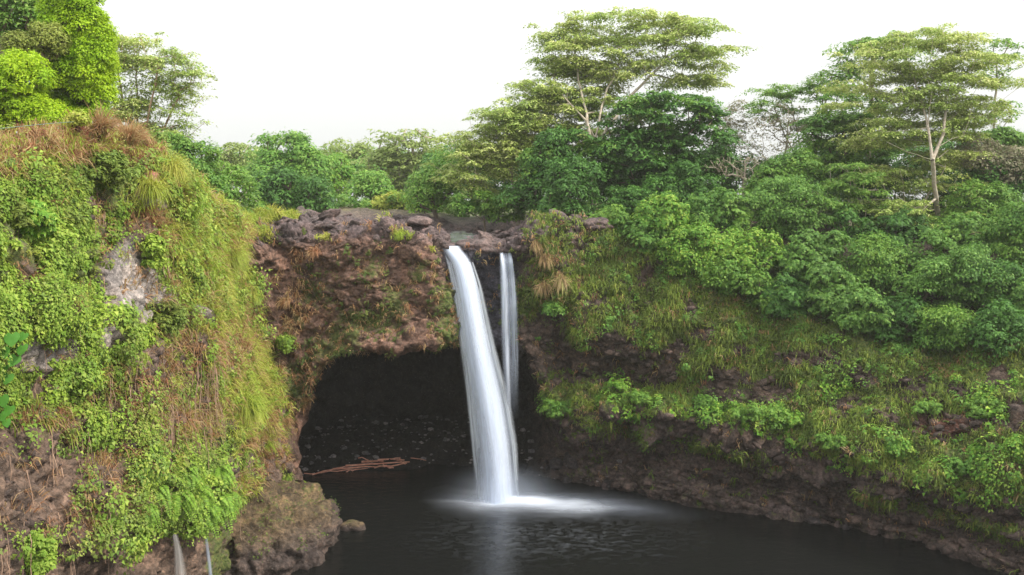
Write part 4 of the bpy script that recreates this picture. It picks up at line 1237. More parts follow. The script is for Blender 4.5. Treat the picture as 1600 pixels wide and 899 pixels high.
tree('canopy_tree', [(790, 200, 60, 40), (760, 225, 50, 40), (830, 190, 45, 45), (740, 265, 48, 34), (800, 170, 44, 26), (815, 240, 50, 44), (770, 290, 50, 26), (725, 240, 30, 26), (865, 165, 48, 34), (880, 215, 44, 26), (835, 145, 36, 20)], 112,
     'broad pale-topped tree leaning left over the riverbed', 'alb', 'bark_pale', 'flat', 640, 1.15, 140, .24, fan=6, fan_r=.9,
     trunk=[(810, 315, 0), (800, 275, 0), (785, 240, 0), (775, 200, 0)], r_base=.3, seed=52, shell=.25, forks=[(1, [(795, 240, 1), (815, 190, 1)])])
tree('leafy_tree', [(1040, 185, 95, 48), (1000, 235, 90, 38), (1090, 225, 60, 45), (960, 265, 60, 28), (930, 215, 50, 30), (1070, 260, 65, 26)], 106,
     'broad dark green leafy tree under the tallest tree, leaves in drooping tiers', 'dense', 'bark_dark', 'flat', 210, 1.5, 190, .34,
     trunk=[(1015, 330, 0), (1010, 280, 0), (1005, 230, 0), (1020, 180, 0)], r_base=.3, seed=53, shell=.4, second=(70, 'flat', 1.3, 150, .34, 'mid', [(1040, 170, 90, 30), (960, 225, 60, 25), (1050, 235, 60, 25)]))
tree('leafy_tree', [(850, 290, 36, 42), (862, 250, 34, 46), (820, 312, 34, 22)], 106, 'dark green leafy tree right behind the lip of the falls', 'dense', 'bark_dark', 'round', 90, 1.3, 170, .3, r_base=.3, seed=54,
     second=(30, 'round', 1.1, 120, .3, 'mid', [(850, 255, 34, 26)]))
tree('leafy_tree', [(880, 310, 44, 55), (860, 345, 30, 25), (905, 280, 36, 30)], 99, 'dark drooping bamboo-like thicket tree above the right end of the lip', 'dense', 'bark_dark', 'round', 80, 1.1, 190, .3, r_base=.2, seed=55)
tree('shrub', [(745, 320, 42, 20), (790, 335, 30, 16)], 108, 'mid green shrub along the back of the lava bed', 'mid', 'bark_dark', 'round', 44, 1.0, 120, .3, r_base=.12, seed=56, cat='shrub')
# the wood behind, one mass
def thicket(name, spots, mat, n, r, per, size, seed, label, style='round'):
    g = np.random.default_rng(seed)
    ac = Acc()
    w = np.array([a[2] * a[3] for a in spots], float); w /= w.sum()
    for (px, py, rx, ry, dp), ww in zip(spots, w):
        k = max(3, int(n * ww))
        pads = pads_in_lobes([(px, py, rx, ry)], dp, k, g, .2)
        pads[:, 1] += g.uniform(-4, 6, len(pads))
        v, f = (leaves_round if style == 'round' else leaves_flat)(pads, r, per, size, g)
        ac.add(v, f)
    link(name, ac.mesh(name, mat), kind='stuff', label=label, cat='woods')
thicket('woods', [(x, 272 + 12 * math.sin(x * .05), 55, 40, 128) for x in range(700, 1110, 50)] + [(x, 284, 50, 34, 128) for x in range(1110, 1310, 45)] + [(x, 262, 55, 46, 128) for x in range(1310, 1650, 50)], M['dense'], 600, 1.8, 110, .46, 71, 'dark shaded wood standing behind the trees on the right bank')
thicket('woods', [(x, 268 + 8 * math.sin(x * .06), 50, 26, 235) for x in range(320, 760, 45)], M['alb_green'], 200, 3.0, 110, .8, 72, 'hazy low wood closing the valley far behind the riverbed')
thicket('undergrowth', [(x, 322 + 6 * math.sin(x * .08), 34, 12, 138) for x in range(350, 900, 34)], M['mid'], 220, 1.1, 90, .38, 73, 'low green undergrowth edging the far side of the lava bed')
# right skyline gap
tree('tree', [(1228, 138, 52, 18), (1290, 142, 44, 26), (1212, 165, 34, 20), (1270, 180, 34, 24)], 125, 'slender tree with a thin green top above the gap of bare branches', 'alb_green', 'bark_dark', 'flat', 150, 1.1, 100, .26, fan=5, fan_r=.9, trunk=[(1250, 260, 0), (1245, 200, 0), (1235, 150, 0)], r_base=.16, forks=[(0, [(1270, 210, 0), (1285, 160, 0)]), (0, [(1225, 210, 0), (1210, 170, 0)])], seed=57, shell=.3)
tree('tree', [(1150, 190, 22, 40), (1130, 215, 30, 26)], 128, 'thin greyish half-bare tree left of the gap', 'brush', 'dead', 'flat', 110, 1.0, 34, .26, r_base=.14, seed=58, shell=.2)
tree('tree', [(1195, 215, 44, 42), (1255, 215, 40, 40), (1225, 185, 40, 30)], 122, 'nearly leafless grey tree in the gap on the right skyline', 'brush', 'dead', 'flat', 200, .9, 22, .24, r_base=.16, seed=59, shell=.2)
tree('shrub', [(1160, 262, 50, 24), (1200, 270, 34, 20), (1120, 262, 28, 16)], 103, 'tangle of bare pinkish grey branches above the green shrubs', 'brush', 'dead', 'flat', 150, .7, 4, .24, r_base=.2, seed=60, shell=.1, cat='shrub', stem='branches')
tree('canopy_tree', [(1345, 85, 56, 30), (1315, 110, 34, 24), (1400, 70, 60, 22)], 122, 'grey green flat-topped tree behind the right-hand pale-limbed tree', 'alb_green', 'bark_dark', 'flat', 80, 1.6, 120, .34, r_base=.3, seed=61, shell=.3)
tree('leafy_tree', [(1330, 165, 56, 40), (1290, 200, 46, 34), (1350, 230, 60, 40), (1310, 260, 40, 26)], 110, 'bright mid green tree left of the right-hand pale-limbed tree', 'mid', 'bark_dark', 'flat', 150, 1.3, 150, .32, r_base=.3, seed=62, shell=.4)
tree('canopy_tree', [(1450, 80, 105, 36), (1500, 130, 68, 40), (1400, 140, 64, 40), (1450, 180, 85, 36), (1395, 225, 60, 26), (1500, 210, 60, 40), (1455, 60, 60, 14), (1380, 265, 62, 18), (1460, 240, 40, 26), (1490, 290, 60, 18), (1400, 310, 60, 18), (1350, 200, 40, 22), (1345, 150, 46, 24), (1540, 170, 40, 26), (1540, 100, 30, 24), (1450, 130, 70, 30), (1430, 200, 60, 24), (1490, 250, 54, 18), (1440, 285, 44, 14), (1480, 335, 50, 14)], 102,
     'tall cream-topped layered tree with white trunk and limbs on the right', 'alb', 'bark_pale', 'flat', 1000, 1.05, 140, .215, fan=6, fan_r=.85,
     trunk=[(1468, 375, 0), (1464, 310, -3), (1458, 250, -5), (1450, 200, -4), (1438, 150, -2), (1425, 100, 0)], r_base=.25, seed=63, shell=.2,
     forks=[(2, [(1475, 210, -4), (1480, 150, -2), (1490, 90, 0)]), (2, [(1420, 238, -7), (1385, 222, -7)]), (1, [(1440, 330, -5), (1400, 305, -6)]), (3, [(1455, 150, -3), (1460, 90, 0)])])
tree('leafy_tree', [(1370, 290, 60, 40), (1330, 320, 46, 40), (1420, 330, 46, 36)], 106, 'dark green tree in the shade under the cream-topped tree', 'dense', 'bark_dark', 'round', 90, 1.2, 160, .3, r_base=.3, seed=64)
tree('tree', [(1562, 75, 38, 22), (1555, 120, 26, 22), (1570, 170, 26, 20), (1550, 210, 34, 16)], 118, 'thin airy tree at the right edge against the sky', 'alb_green', 'bark_pale', 'flat', 60, 1.1, 60, .3, trunk=[(1552, 260, 0), (1555, 180, 0), (1558, 90, 0)], r_base=.2, seed=65, shell=.3)
tree('leafy_tree', [(1570, 270, 50, 34), (1530, 250, 36, 30), (1600, 310, 40, 40)], 102, 'greyish olive brushy tree at the right edge', 'brush', 'bark_dark', 'round', 80, 1.2, 150, .28, r_base=.2, seed=66, second=(50, 'round', 1.2, 140, .28, 'dense', [(1560, 290, 50, 36)]))
tree('leafy_tree', [(1540, 300, 50, 30), (1480, 330, 40, 40)], 104, 'dense dark tree behind the white trunk', 'dense', 'bark_dark', 'round', 70, 1.2, 160, .3, r_base=.2, seed=67)
tree('leafy_tree', [(1230, 275, 50, 28), (1270, 255, 40, 26)], 108, 'small mid green tree between the bare branches and the right trees', 'mid', 'bark_dark', 'round', 60, 1.1, 140, .3, r_base=.2, seed=68)
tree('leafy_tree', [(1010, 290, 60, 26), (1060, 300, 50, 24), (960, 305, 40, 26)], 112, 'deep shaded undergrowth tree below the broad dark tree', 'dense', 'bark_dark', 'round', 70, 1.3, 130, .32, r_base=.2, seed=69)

# --- taller growth joining the shrubs to the big trees
tree('leafy_tree', [(1330, 285, 50, 34), (1300, 320, 44, 30), (1360, 335, 50, 30), (1345, 370, 46, 24)], 99, 'olive green layered young tree left of the white trunk, above the bulging shrubs', 'alb_green', 'bark_pale', 'flat', 170, .95, 120, .24, r_base=.14, seed=81, shell=.3, fan=5, fan_r=.8)
tree('leafy_tree', [(1530, 320, 50, 40), (1500, 355, 44, 30), (1570, 350, 46, 40)], 98, 'mid green bushy tree right of the white trunk, above the right edge shrubs', 'mid', 'bark_dark', 'round', 110, 1.0, 190, .25, r_base=.16, seed=82)
tree('leafy_tree', [(1415, 335, 46, 26), (1440, 368, 50, 22), (1395, 385, 40, 20)], 97, 'low cream-tipped layered tree in front of the foot of the white trunk', 'alb', 'bark_pale', 'flat', 130, .9, 120, .22, r_base=.12, seed=83, shell=.3, fan=5, fan_r=.7)
tree('leafy_tree', [(1215, 285, 34, 36), (1245, 262, 30, 24), (1190, 305, 28, 22)], 101, 'fresh green leafy tree rising just above the domed shrub', 'mid', 'bark_dark', 'round', 80, .9, 190, .24, r_base=.12, seed=84)
tree('leafy_tree', [(1075, 288, 40, 32), (1040, 305, 40, 26), (1100, 310, 30, 22)], 101, 'dark fine-leaved tree filling the gap above the yellowish shrubs', 'dense', 'bark_dark', 'round', 90, .9, 190, .25, r_base=.12, seed=85)
tree('leafy_tree', [(985, 320, 32, 26), (955, 318, 26, 22)], 100, 'dark green low tree behind the left end of the shrubs', 'dense', 'bark_dark', 'round', 60, .9, 180, .25, r_base=.1, seed=86)
tree('leafy_tree', [(1590, 240, 30, 30), (1560, 225, 30, 22)], 108, 'green treetop at the right edge below the thin airy tree', 'mid', 'bark_dark', 'round', 50, 1.0, 160, .28, r_base=.12, seed=87)

# --- shrubs of the right bank
SH = [
 (1035, 345, 46, 34, 93, 'yel', 'yellowish rounded shrub at the top left of the right bank thicket'),
 (1080, 392, 54, 40, 91, 'yel', 'yellow green broadleaf shrub with pale leaf tips above the grassy wall'),
 (1008, 372, 30, 30, 92, 'mid', 'small green shrub at the left end of the right bank thicket'),
 (1135, 335, 40, 34, 95, 'mid', 'mid green shrub below the bare branches'),
 (1235, 325, 72, 50, 96, 'blue', 'large domed cool green shrub, the highest of the right bank thicket'),
 (1165, 395, 60, 44, 91, 'yel', 'yellow green shrub hanging over the bank between the domed shrub and the pale-tipped one'),
 (1255, 405, 58, 38, 91, 'blue', 'cool green shrub just below the large domed one'),
 (1125, 432, 30, 24, 90, 'mid', 'small drooping shrub at the lower edge of the thicket, above the moss'),
 (1198, 455, 44, 32, 88.5, 'mid', 'mid green shrub drooping over the mossy wall'),
 (1300, 462, 44, 44, 86.5, 'blue', 'bright cool green shrub bulging lowest over the right wall'),
 (1365, 420, 62, 44, 90, 'mid', 'green shrub right of the bulging bright shrub'),
 (1450, 465, 62, 44, 86, 'blue', 'cool green shrub hanging over the wall under the white trunk'),
 (1400, 372, 56, 44, 96, 'dense', 'dark shrub at the foot of the white trunk'),
 (1525, 440, 66, 48, 84, 'blue', 'dark cool green shrub near the right edge'),
 (1560, 520, 40, 40, 79, 'dense', 'dark shrub hanging lowest at the right edge'),
 (1510, 375, 60, 44, 92, 'mid', 'mid green shrub right of the white trunk'),
 (1595, 375, 46, 60, 88, 'mid', 'tall green shrub cut by the right edge of the view'),
 (1322, 375, 44, 50, 96, 'dense', 'shaded dark shrub between the domed shrub and the white trunk'),
 (956, 350, 22, 20, 94, 'mid', 'small rounded shrub beside the rock at the right end of the lip'),
 (1060, 330, 40, 24, 99, 'dense', 'dark shrub in the shade behind the yellowish shrub'),
 (1400, 500, 50, 30, 84, 'dense', 'dark shrub under the row of bright hanging ones'),
 (1345, 490, 46, 34, 84.5, 'blue', 'drooping shrub between the bulging bright shrub and its right neighbour, low on the wall'),
 (1480, 515, 50, 36, 82, 'mid', 'mid green shrub hanging just left of the lowest dark one'),
 (1430, 425, 50, 40, 89, 'blue', 'dense cool green shrub directly below the white trunk'),
 (1230, 470, 36, 30, 87.5, 'dense', 'shaded shrub tucked left of the bulging bright shrub'),
 (1090, 345, 44, 30, 95, 'mid', 'green shrub in the middle of the thicket top, left of the bare branches'),
 (1560, 450, 50, 40, 83, 'dense', 'dark shrub filling the thicket near the right edge'),
 (1610, 470, 40, 50, 82, 'blue', 'cool green shrub at the far right edge, half cut off'),
]
for i, (px, py, rx, ry, dp, mt, lb) in enumerate(SH):
    rx, ry = rx * .9, ry * .9
    c = np.array(P(px, py, dp))
    # stem rooted in the bank behind the foliage
    k = np.argmin(np.linalg.norm(SP - (c + np.array([0, 3.0, -1.5])), axis=1))
    b = SP[k]
    s = dp / FPX
    nn_ = int(16 + rx * ry * .022)
    g = np.random.default_rng(900 + i)
    pads = pads_in_lobes([(px, py, rx, ry)] + [(px + g.normal() * rx * .5, py + g.normal() * ry * .5, rx * .5, ry * .5, -.5) for _ in range(3)], dp, nn_, g, .6)
    root = thing('shrub', b, lb, 'shrub', 'shrubs hanging over the right bank')
    segs = skeleton([b - np.array([0, 0, .3]), b * .6 + c * .4, c + np.array([0, 0, ry * s * .2])], pads, .16, g)
    v, f = tubes(segs, 4)
    link('stem', mesh_np('stem', v - b, f, M['bark_dark'], True), root)
    pads = pads + g.normal(size=pads.shape) * .12
    if i % 3 == 1:
        v, f = leaves_round(pads, 1.05, 300, .21, g, hang=.9)
    else:
        v, f = leaves_rosette(pads, 1.0, 240, .33 if i % 3 == 0 else .24, g, 7 if i % 3 == 0 else 9)
    v2, f2 = leaves_round(pads, 1.15, 45, .22, g)
    ac = Acc(); ac.add(v - b, f); ac.add(v2 - b, f2)
    link('crown', ac.mesh('crown', M[mt]), root)

# --- bushes on the left cliff
def cliff_bush(px, py, rx, ry, mt, lb, seed, leaf=.18, style='round', name='shrub', cat='shrub', outw=.5, npads=None):
    q, nq = surf_at(px, py)
    g = np.random.default_rng(seed)
    dp = q[1] - outw
    s = dp / FPX
    pads = pads_in_lobes([(px, py, rx, ry)], dp, npads or int(10 + rx * ry * .03), g, .5)
    root = thing(name, q, lb, cat)
    c = pads.mean(0)
    segs = skeleton([q - nq * .2, q * .5 + c * .5, c], pads, .06, g)
    v, f = tubes(segs, 4)
    link('stem', mesh_np('stem', v - q, f, M['bark_dark'], True), root)
    fn = leaves_rosette if style == 'rosette' else leaves_round
    v, f = fn(pads, .38 * (dp / 50), 130, leaf, g)
    link('crown', mesh_np('crown', v - q, f, M[mt]), root)
cliff_bush(165, 268, 42, 28, 'creeper_dark', 'dark green bush just below the rust coloured top of the left cliff', 301)
cliff_bush(240, 396, 16, 26, 'creeper', 'small upright bright green bush beside the grey rock patch', 302, outw=.8)
cliff_bush(55, 345, 28, 28, 'yel', 'pale green broadleaf bush on the left cliff, left of the rock patch', 303, .26, 'rosette')
cliff_bush(262, 500, 22, 26, 'creeper_dark', 'green bush on the left cliff below the grey rock patch', 304)
cliff_bush(300, 440, 14, 14, 'creeper_dark', 'small dark bush among the grass on the left cliff', 305)
cliff_bush(120, 190, 14, 8, 'grass', 'small pale yellow plant on the cliff top under the lime green trees', 306, .14)
cliff_bush(62, 868, 15, 34, 'creeper', 'narrow bright green column of vine leaves at the bottom left', 307, .2, name='vine', cat='vine')
cliff_bush(20, 330, 24, 30, 'creeper_dark', 'dark leafy bush at the left edge above the creeper carpet', 308)
cliff_bush(865, 485, 14, 8, 'mid', 'small bright green plant on the brown wall right of the thin falls', 309, .2)
cliff_bush(448, 540, 14, 10, 'creeper', 'small green plant on the pillar left of the cave', 310, .2)
cliff_bush(960, 348, 14, 14, 'mid', 'tiny rounded bush on the grey rock at the right end of the lip', 311, .2)
for k, (x, y, w) in enumerate([(1135, 640, 26), (1170, 648, 24), (1205, 655, 28), (1235, 660, 20), (1105, 632, 16), (1300, 690, 22), (1400, 700, 18), (1500, 730, 20), (1000, 622, 14), (965, 605, 14), (870, 640, 24), (1540, 640, 30), (1590, 700, 28), (1450, 640, 18)]):
    pos = ['left of the middle', 'in the middle', 'just right of the middle', 'where the ledge starts to drop', 'small, at the left end of the leafy strip', 'above the long grass tongue', 'above the dark low wall', 'near the right edge of the ledge', 'below the dark rock blocks', 'beside the dark rock blocks', 'at the left end next to the cave', 'high at the right edge', 'low at the right edge', 'by the reddish rock'][k]
    cliff_bush(x, y, w, w * .5, 'mid' if k % 3 else 'yel', 'leafy ledge plant on the right bank, ' + pos, 320 + k, .2, 'rosette' if k % 2 else 'round', outw=.2, name='ledge_plant', cat='plant')

# --- ferns
def fern(px, py, size_px, lb, seed, mat='fern', nf=14, group=None):
    q, nq = surf_at(px, py)
    g = np.random.default_rng(seed)
    L0 = size_px * q[1] / FPX
    C_, N_, D_, S_ = [], [], [], []
    segs = []
    for k in range(nf):
        a = g.random() * 2 * math.pi
        hd = norm(np.array([math.cos(a), math.sin(a) * .6 - .5, .0]) + nq * np.array([.6, .6, 0]))
        up = .7 + g.normal() * .25
        L = L0 * g.uniform(.6, 1.1)
        prev = q + nq * .05
        m = 12
        pts = []
        for j in range(m + 1):
            w = j / m
            pts.append(q + hd * L * w * (1 - .15 * w) + np.array([0, 0, 1]) * L * (up * w - 1.35 * w * w))
        pts = np.array(pts)
        for j in range(m):
            segs.append((pts[j], pts[j + 1], .012, .01))
            t_ = norm(pts[j + 1] - pts[j]); side = norm(np.cross(t_, np.array([0, 0, 1.0])))
            nr = np.cross(side, t_)
            wl = L * .24 * math.sin(math.pi * min(1, (j + 1.5) / (m + 1.5))) ** .8 + .03
            for s_ in (-1, 1):
                for h in (0, .5):
                    dirn = norm(side * s_ + t_ * .35)
                    C_.append(pts[j] * (1 - h) + pts[j + 1] * h + dirn * wl / 2); N_.append(nr + g.normal(size=3) * .15); D_.append(dirn); S_.append(wl)
    S_ = np.array(S_)
    v, f = leaf_quads(np.array(C_), np.array(N_), np.array(D_), S_, np.full(len(S_), L0 * .055), .1, True)
    root = thing('fern', q, lb, 'fern', group)
    link('fronds', mesh_np('fronds', v - q, f, M[mat]), root)
    v, f = tubes(segs, 3)
    link('stalks', mesh_np('stalks', v - q, f, M['moss']), root)
FG = 'ferns over the small trickles'
for k, (x, y, s_, w_) in enumerate([(250, 765, 42, 'leftmost, shaded'), (278, 778, 48, 'second from the left, bright'), (305, 765, 50, 'highest and brightest, in the middle'), (322, 790, 46, 'right of the blue trickle top'), (345, 785, 48, 'drooping lowest on the right'), (295, 735, 40, 'upper one against the rock'), (345, 740, 40, 'upper right under the tall grass'), (358, 770, 34, 'rightmost, beside the overhang'), (232, 790, 34, 'small at far left of the group')]):
    fern(x, y, s_, 'bright green fern above the lower left trickles, ' + w_, 401 + k, nf=18, group=FG)
fern(1005, 600, 22, 'single light green fern on the right bank below the dark rock blocks', 420)
fern(185, 285, 26, 'dark fern on the upper left cliff under the dry grass', 421, 'creeper_dark')
fern(470, 762, 22, 'yellow green fern on top of the round outcrop by the cave', 422, 'creeper')
fern(420, 770, 24, 'green fern in the notch between overhang and outcrop', 423)

# --- grass tufts
def tuft(px, py, size_px, mt, lb, seed, n=150, group=None, hang=1.2):
    q, nq = surf_at(px, py)
    g = np.random.default_rng(seed)
    L0 = size_px * q[1] / FPX
    d0 = norm(nq * .5 + np.array([0, -.3, .9]) + rand_dir(n, g) * .65)
    L = L0 * (.5 + .6 * g.random(n))
    side = norm(np.cross(d0, rand_dir(n, g)))
    W = np.full(n, .045 * q[1] / 60)[:, None]
    p0 = g.normal(size=(n, 3)) * .12
    p1 = p0 + d0 * (L * .45)[:, None]
    d1 = norm(d0 + np.array([0, 0, -.9 * hang]) * (.4 + g.random((n, 1))))
    p2 = p1 + d1 * (L * .45)[:, None]
    d2 = norm(d1 + np.array([0, 0, -1.0 * hang]))
    p3 = p2 + d2 * (L * .45)[:, None]
    v = np.stack([p0 - side * W / 2, p0 + side * W / 2, p1 + side * W / 2, p1 - side * W / 2, p2 + side * W / 3, p2 - side * W / 3, p3], 1).reshape(-1, 3)
    b = np.arange(n)[:, None] * 7
    me = mesh_np('grass_tuft', v, [b + np.array([[0, 1, 2, 3]]), b + np.array([[3, 2, 4, 5]]), b + np.array([[5, 4, 6]])], M[mt])
    link('grass_tuft', me, None, lb, 'grass tuft', group, None, q)
tuft(385, 640, 52, 'grass', 'large pale yellow green fountain of grass on the left cliff, lit from above', 501, 700)
tuft(240, 300, 46, 'grass', 'yellow green grass tuft beside the grey rock patch near the top of the left cliff', 502, 400)
tuft(205, 225, 44, 'dry', 'straw coloured grass tuft on the crest of the left cliff', 503, 400, hang=.6)
tuft(160, 205, 40, 'dry', 'reddish brown grass tuft on the crest of the left cliff under the airy tree', 504, 400, hang=.5)
tuft(270, 270, 44, 'grass', 'long yellow grass tuft where the left cliff crest starts to drop', 505, 400)
tuft(490, 398, 18, 'dry', 'orange dry grass tuft at the left top of the brown wall', 506)
tuft(450, 480, 24, 'dry', 'rust coloured grass tuft in the recess left of the brown wall', 507)
tuft(855, 405, 24, 'straw', 'tawny grass tuft right of the thin falls, near the lip', 508)
tuft(838, 392, 20, 'straw', 'small tawny grass tuft closest to the thin falls', 509)
tuft(845, 450, 26, 'straw', 'rust coloured grass tuft lower on the wall right of the thin falls', 510)
tuft(880, 450, 28, 'straw', 'long yellow grass tuft hanging on the wall right of the thin falls', 511)
tuft(674, 384, 8, 'grass', 'little yellow grass tuft at the left edge of the main falls lip', 512, 50)
tuft(620, 372, 12, 'grass', 'little green grass tuft on the lava edge above the cave', 513)
tuft(452, 752, 20, 'creeper', 'yellow green grass tuft on top of the outcrop beside the cave', 514)
tuft(360, 400, 40, 'grass', 'bright yellow green grass tuft on the right flank of the left cliff', 515, 400)
tuft(395, 470, 36, 'grass', 'yellow grass tuft hanging at the right edge of the left cliff', 516, 400)

# --- big-leaved plants at the left edge
def big_leaf_plant(px, py, lb, seed, k, spots):
    q, nq = surf_at(px, py)
    root = thing('elephant_ear_plant', q, lb, 'plant', 'big-leaved plants at the left edge')
    g = np.random.default_rng(seed)
    for (ax, ay, s_) in spots:
        c = np.array(P(ax, ay, q[1] - 1.1 - g.random() * .5)) - q
        L = s_ * q[1] / FPX
        nrm = norm(np.array([.15 + g.normal() * .25, -.75, .65 + g.normal() * .15]))
        dn = norm(np.array([g.normal() * .4, -.3, -1.0])); dn = norm(dn - nrm * np.dot(dn, nrm)); sd = np.cross(nrm, dn)
        # heart outline
        out_ = [(0, -.28), (.22, -.46), (.42, -.34), (.48, -.05), (.38, .25), (.18, .5), (0, .66), (-.18, .5), (-.38, .25), (-.48, -.05), (-.42, -.34), (-.22, -.46)]
        vs_ = [c] + [c + (sd * a + dn * b) * L - nrm * (abs(a) ** 2 * .25 + max(0, b) ** 2 * .3) * L for a, b in out_]
        fs = [(0, i + 1, (i + 1) % 12 + 1) for i in range(12)]
        link('leaf', mesh_np('leaf', np.array(vs_), np.array(fs), M['bigleaf'], True), root)
        v, f = tubes([(np.zeros(3), c * .5 + np.array([0, 0, .1]), .03, .025), (c * .5 + np.array([0, 0, .1]), c, .025, .02)], 5)
        link('stalk', mesh_np('stalk', v, f, M['moss'], True), root)
M['bigleaf'] = leaf_mat('big_leaf', L3((.06, .19, .03), (.09, .26, .035), (.13, .31, .05)), patch=.3, patch_scale=1.5)
big_leaf_plant(15, 555, 'big heart-leaved plant at the left edge, the upper and larger one', 601, 7, [(18, 528, 24), (34, 545, 20), (5, 550, 22), (22, 562, 20), (2, 575, 20), (12, 590, 18), (36, 525, 16)])
big_leaf_plant(8, 640, 'big heart-leaved plant at the left edge, the lower and smaller one', 602, 5, [(4, 625, 20), (14, 640, 18), (2, 650, 18), (10, 660, 14)])

# ------------------------------------------------------------------ rocks
def rock_mesh(name, seed, mat, sub=3, amp=.35, flat=.8):
    import bmesh
    bm = bmesh.new(); bmesh.ops.create_icosphere(bm, subdivisions=sub, radius=1)
    v = np.array([q.co[:] for q in bm.verts]); f = np.array([[w.index for w in q.verts] for q in bm.faces])
    bm.free()
    a, b, c = cells(v + seed * 7.7, .9, seed)
    a3, b3, c3 = cells(v + seed * 5.1, .38, seed + 3)
    r = 1 + amp * 1.3 * fbm(v + seed * 3.1, .9, 4, seed) + (c - .5) * amp * 1.1 - a * amp * .5 + (c3 - .5) * amp * .35 - a3 * amp * .3
    v = v * r[:, None]
    v[:, 2] *= flat
    return mesh_np(name, v, f, mat, False)
variants = [rock_mesh('boulder', k + 1, M['boulder'], 3) for k in range(6)]
darkv = [rock_mesh('boulder', k + 11, M['boulder_dark'], 3) for k in range(4)]
g = np.random.default_rng(77)
n_b = 0
for k in range(58):
    px = g.uniform(395, 880); 
    if 680 < px < 745 : continue
    d_ = 92 + g.random() ** 1.5 * 28
    x, y, _ = Q(px, 25, d_)
    z = ground_z(x, y)
    r = g.uniform(.35, .95)
    zone = 'at the riverbed\'s left end' if px < 500 else ('above the cave' if px < 680 else 'right of the main falls')
    row = 'near the lip' if d_ < 97 else ('halfway back' if d_ < 108 else 'far back under the trees')
    o = link('boulder', variants[k % 6], None, ('small ' if r < .6 else 'larger ') + 'lava boulder ' + zone + ', ' + row, 'boulder', 'lava boulders on the riverbed', None, (x, y, z))
    o.rotation_euler = (g.random() * .6, g.random() * .6, g.random() * 6.28); o.scale = (r * 1.4, r, r * .7)
# lava lumps along the lip
for k, (px, d_, r, lb) in enumerate([(735, 92.3, 1.6, 'smooth brown lava hump between the two falls, left one'), (762, 92.0, 1.5, 'smooth brown lava hump between the two falls, right one'), (818, 92.4, 1.8, 'big brown lava hump right of the thin falls'), (850, 93.5, 1.6, 'sloping lava hump at the right end of the lip'), (655, 92.2, 1.3, 'lava hump just left of the main falls'), (935, 93, 1.5, 'pale grey boulder at the right end of the lip')]):
    x, y, _ = Q(px, 24, d_); z = ground_z(x, y)
    o = link('boulder', variants[(k + 2) % 6], None, lb, 'boulder', 'lava humps along the lip', None, (x, y, z - .1))
    o.rotation_euler = (0, 0, k * 1.3); o.scale = (r * 1.1, r * 1.1, r * .62)
# shore rocks under the right bank
for k in range(46):
    u = g.random()
    px = 850 + u * 560
    dS = np.interp(px, [820, 880, 980, 1085, 1190, 1290, 1400, 1510], [95.5, 94.5, 90.6, 86.7, 84.2, 82, 78.4, 73.4])
    d_ = dS + g.uniform(-.5, 2.6)
    x, y, _ = Q(px, 0, d_)
    r = g.uniform(.25, .75)
    o = link('boulder', (variants[k % 6] if k % 2 else darkv[k % 4]), None, ('small ' if r < .5 else 'larger ') + ('brown' if k % 2 else 'dark wet') + ' rock under the right bank ' + ('beside the foam' if px < 990 else 'below the leafy ledge' if px < 1200 else 'near the right end') + (', at the waterline' if d_ - dS < 1.0 else ', against the wall'), 'boulder', 'rocks along the right shore', None, (x, y, max(0, (d_ - dS) * .55) + .1))
    o.rotation_euler = (g.random() * 3, g.random() * 3, g.random() * 6.28); o.scale = (r * 1.3, r, r)
for k, (px, py, d_, r, lb) in enumerate([(862, 718, 93.3, .75, 'wet black boulder at the foot of the right bank, left of a group of three'), (880, 712, 93.4, .6, 'wet black boulder, middle of a group of three, with a grey glint'), (893, 718, 93.2, .7, 'wet black boulder, right of a group of three')]):
    o = link('boulder', darkv[k], None, lb, 'boulder', 'black boulders beside the falls', None, tuple(surf_at(px, py)[0] - np.array([0, .7, -.25])))
    o.scale = (r, r, r); o.rotation_euler = (k, 2 * k, k)
# rubble and angular blocks bedded in the low walls
def rubble(name, mask, n, rlo, rhi, mat, label, seed):
    g = np.random.default_rng(seed)
    w = FAR_AREA * mask
    ci = g.choice(len(QF), n, p=w / w.sum())
    ac = Acc()
    base = []
    for k in range(8):
        v = iv0 * (1 + g.normal(size=(len(iv0), 1)) * .22)
        v = np.sign(v) * np.abs(v) ** .7
        base.append(v)
    for j, i in enumerate(ci):
        r = rlo + (rhi - rlo) * g.random() ** 2.5
        a = g.random() * 6.28
        v = base[j % 8] * np.array([1.3, .9, .7]) * r
        ca, sa = math.cos(a), math.sin(a)
        v = np.stack([v[:, 0] * ca - v[:, 1] * sa, v[:, 0] * sa + v[:, 1] * ca, v[:, 2] + v[:, 0] * .25 * g.normal()], 1)
        ac.add(v + FC[i] - SNf[QF[i, 0]] * r * .25, if0)
    link(name, ac.mesh(name, mat), kind='stuff', label=label, cat='rubble')
import bmesh
bm = bmesh.new(); bmesh.ops.create_icosphere(bm, subdivisions=1, radius=1)
iv0 = np.array([q.co[:] for q in bm.verts]); if0 = np.array([[w.index for w in q.verts] for q in bm.faces]); bm.free()
rubble('rubble', (FUC > 20) * (FUR > .9) * (FUR < 5.0) * inview * 1.0, 1500, .10, .6, M['boulder_brown'], 'brown broken rock bedded in the foot of the right bank', 81)
rubble('rubble', (FUC > 19) * (FUR > 5) * (FUR < 8.2) * inview * (cover_at(FPX_, FPY_, 6) == ord('b')) * 1.0, 700, .10, .45, M['boulder_brown'], 'loose brown blocks on the bare patches of the right wall', 82)
rubble('rubble', (FUC > 9) * (FUC < 21) * (FUR > 8.7) * (FUR < 11.3) * 1.0, 1500, .10, .5, M['boulder'], 'small broken lava stones strewn over the riverbed', 83)
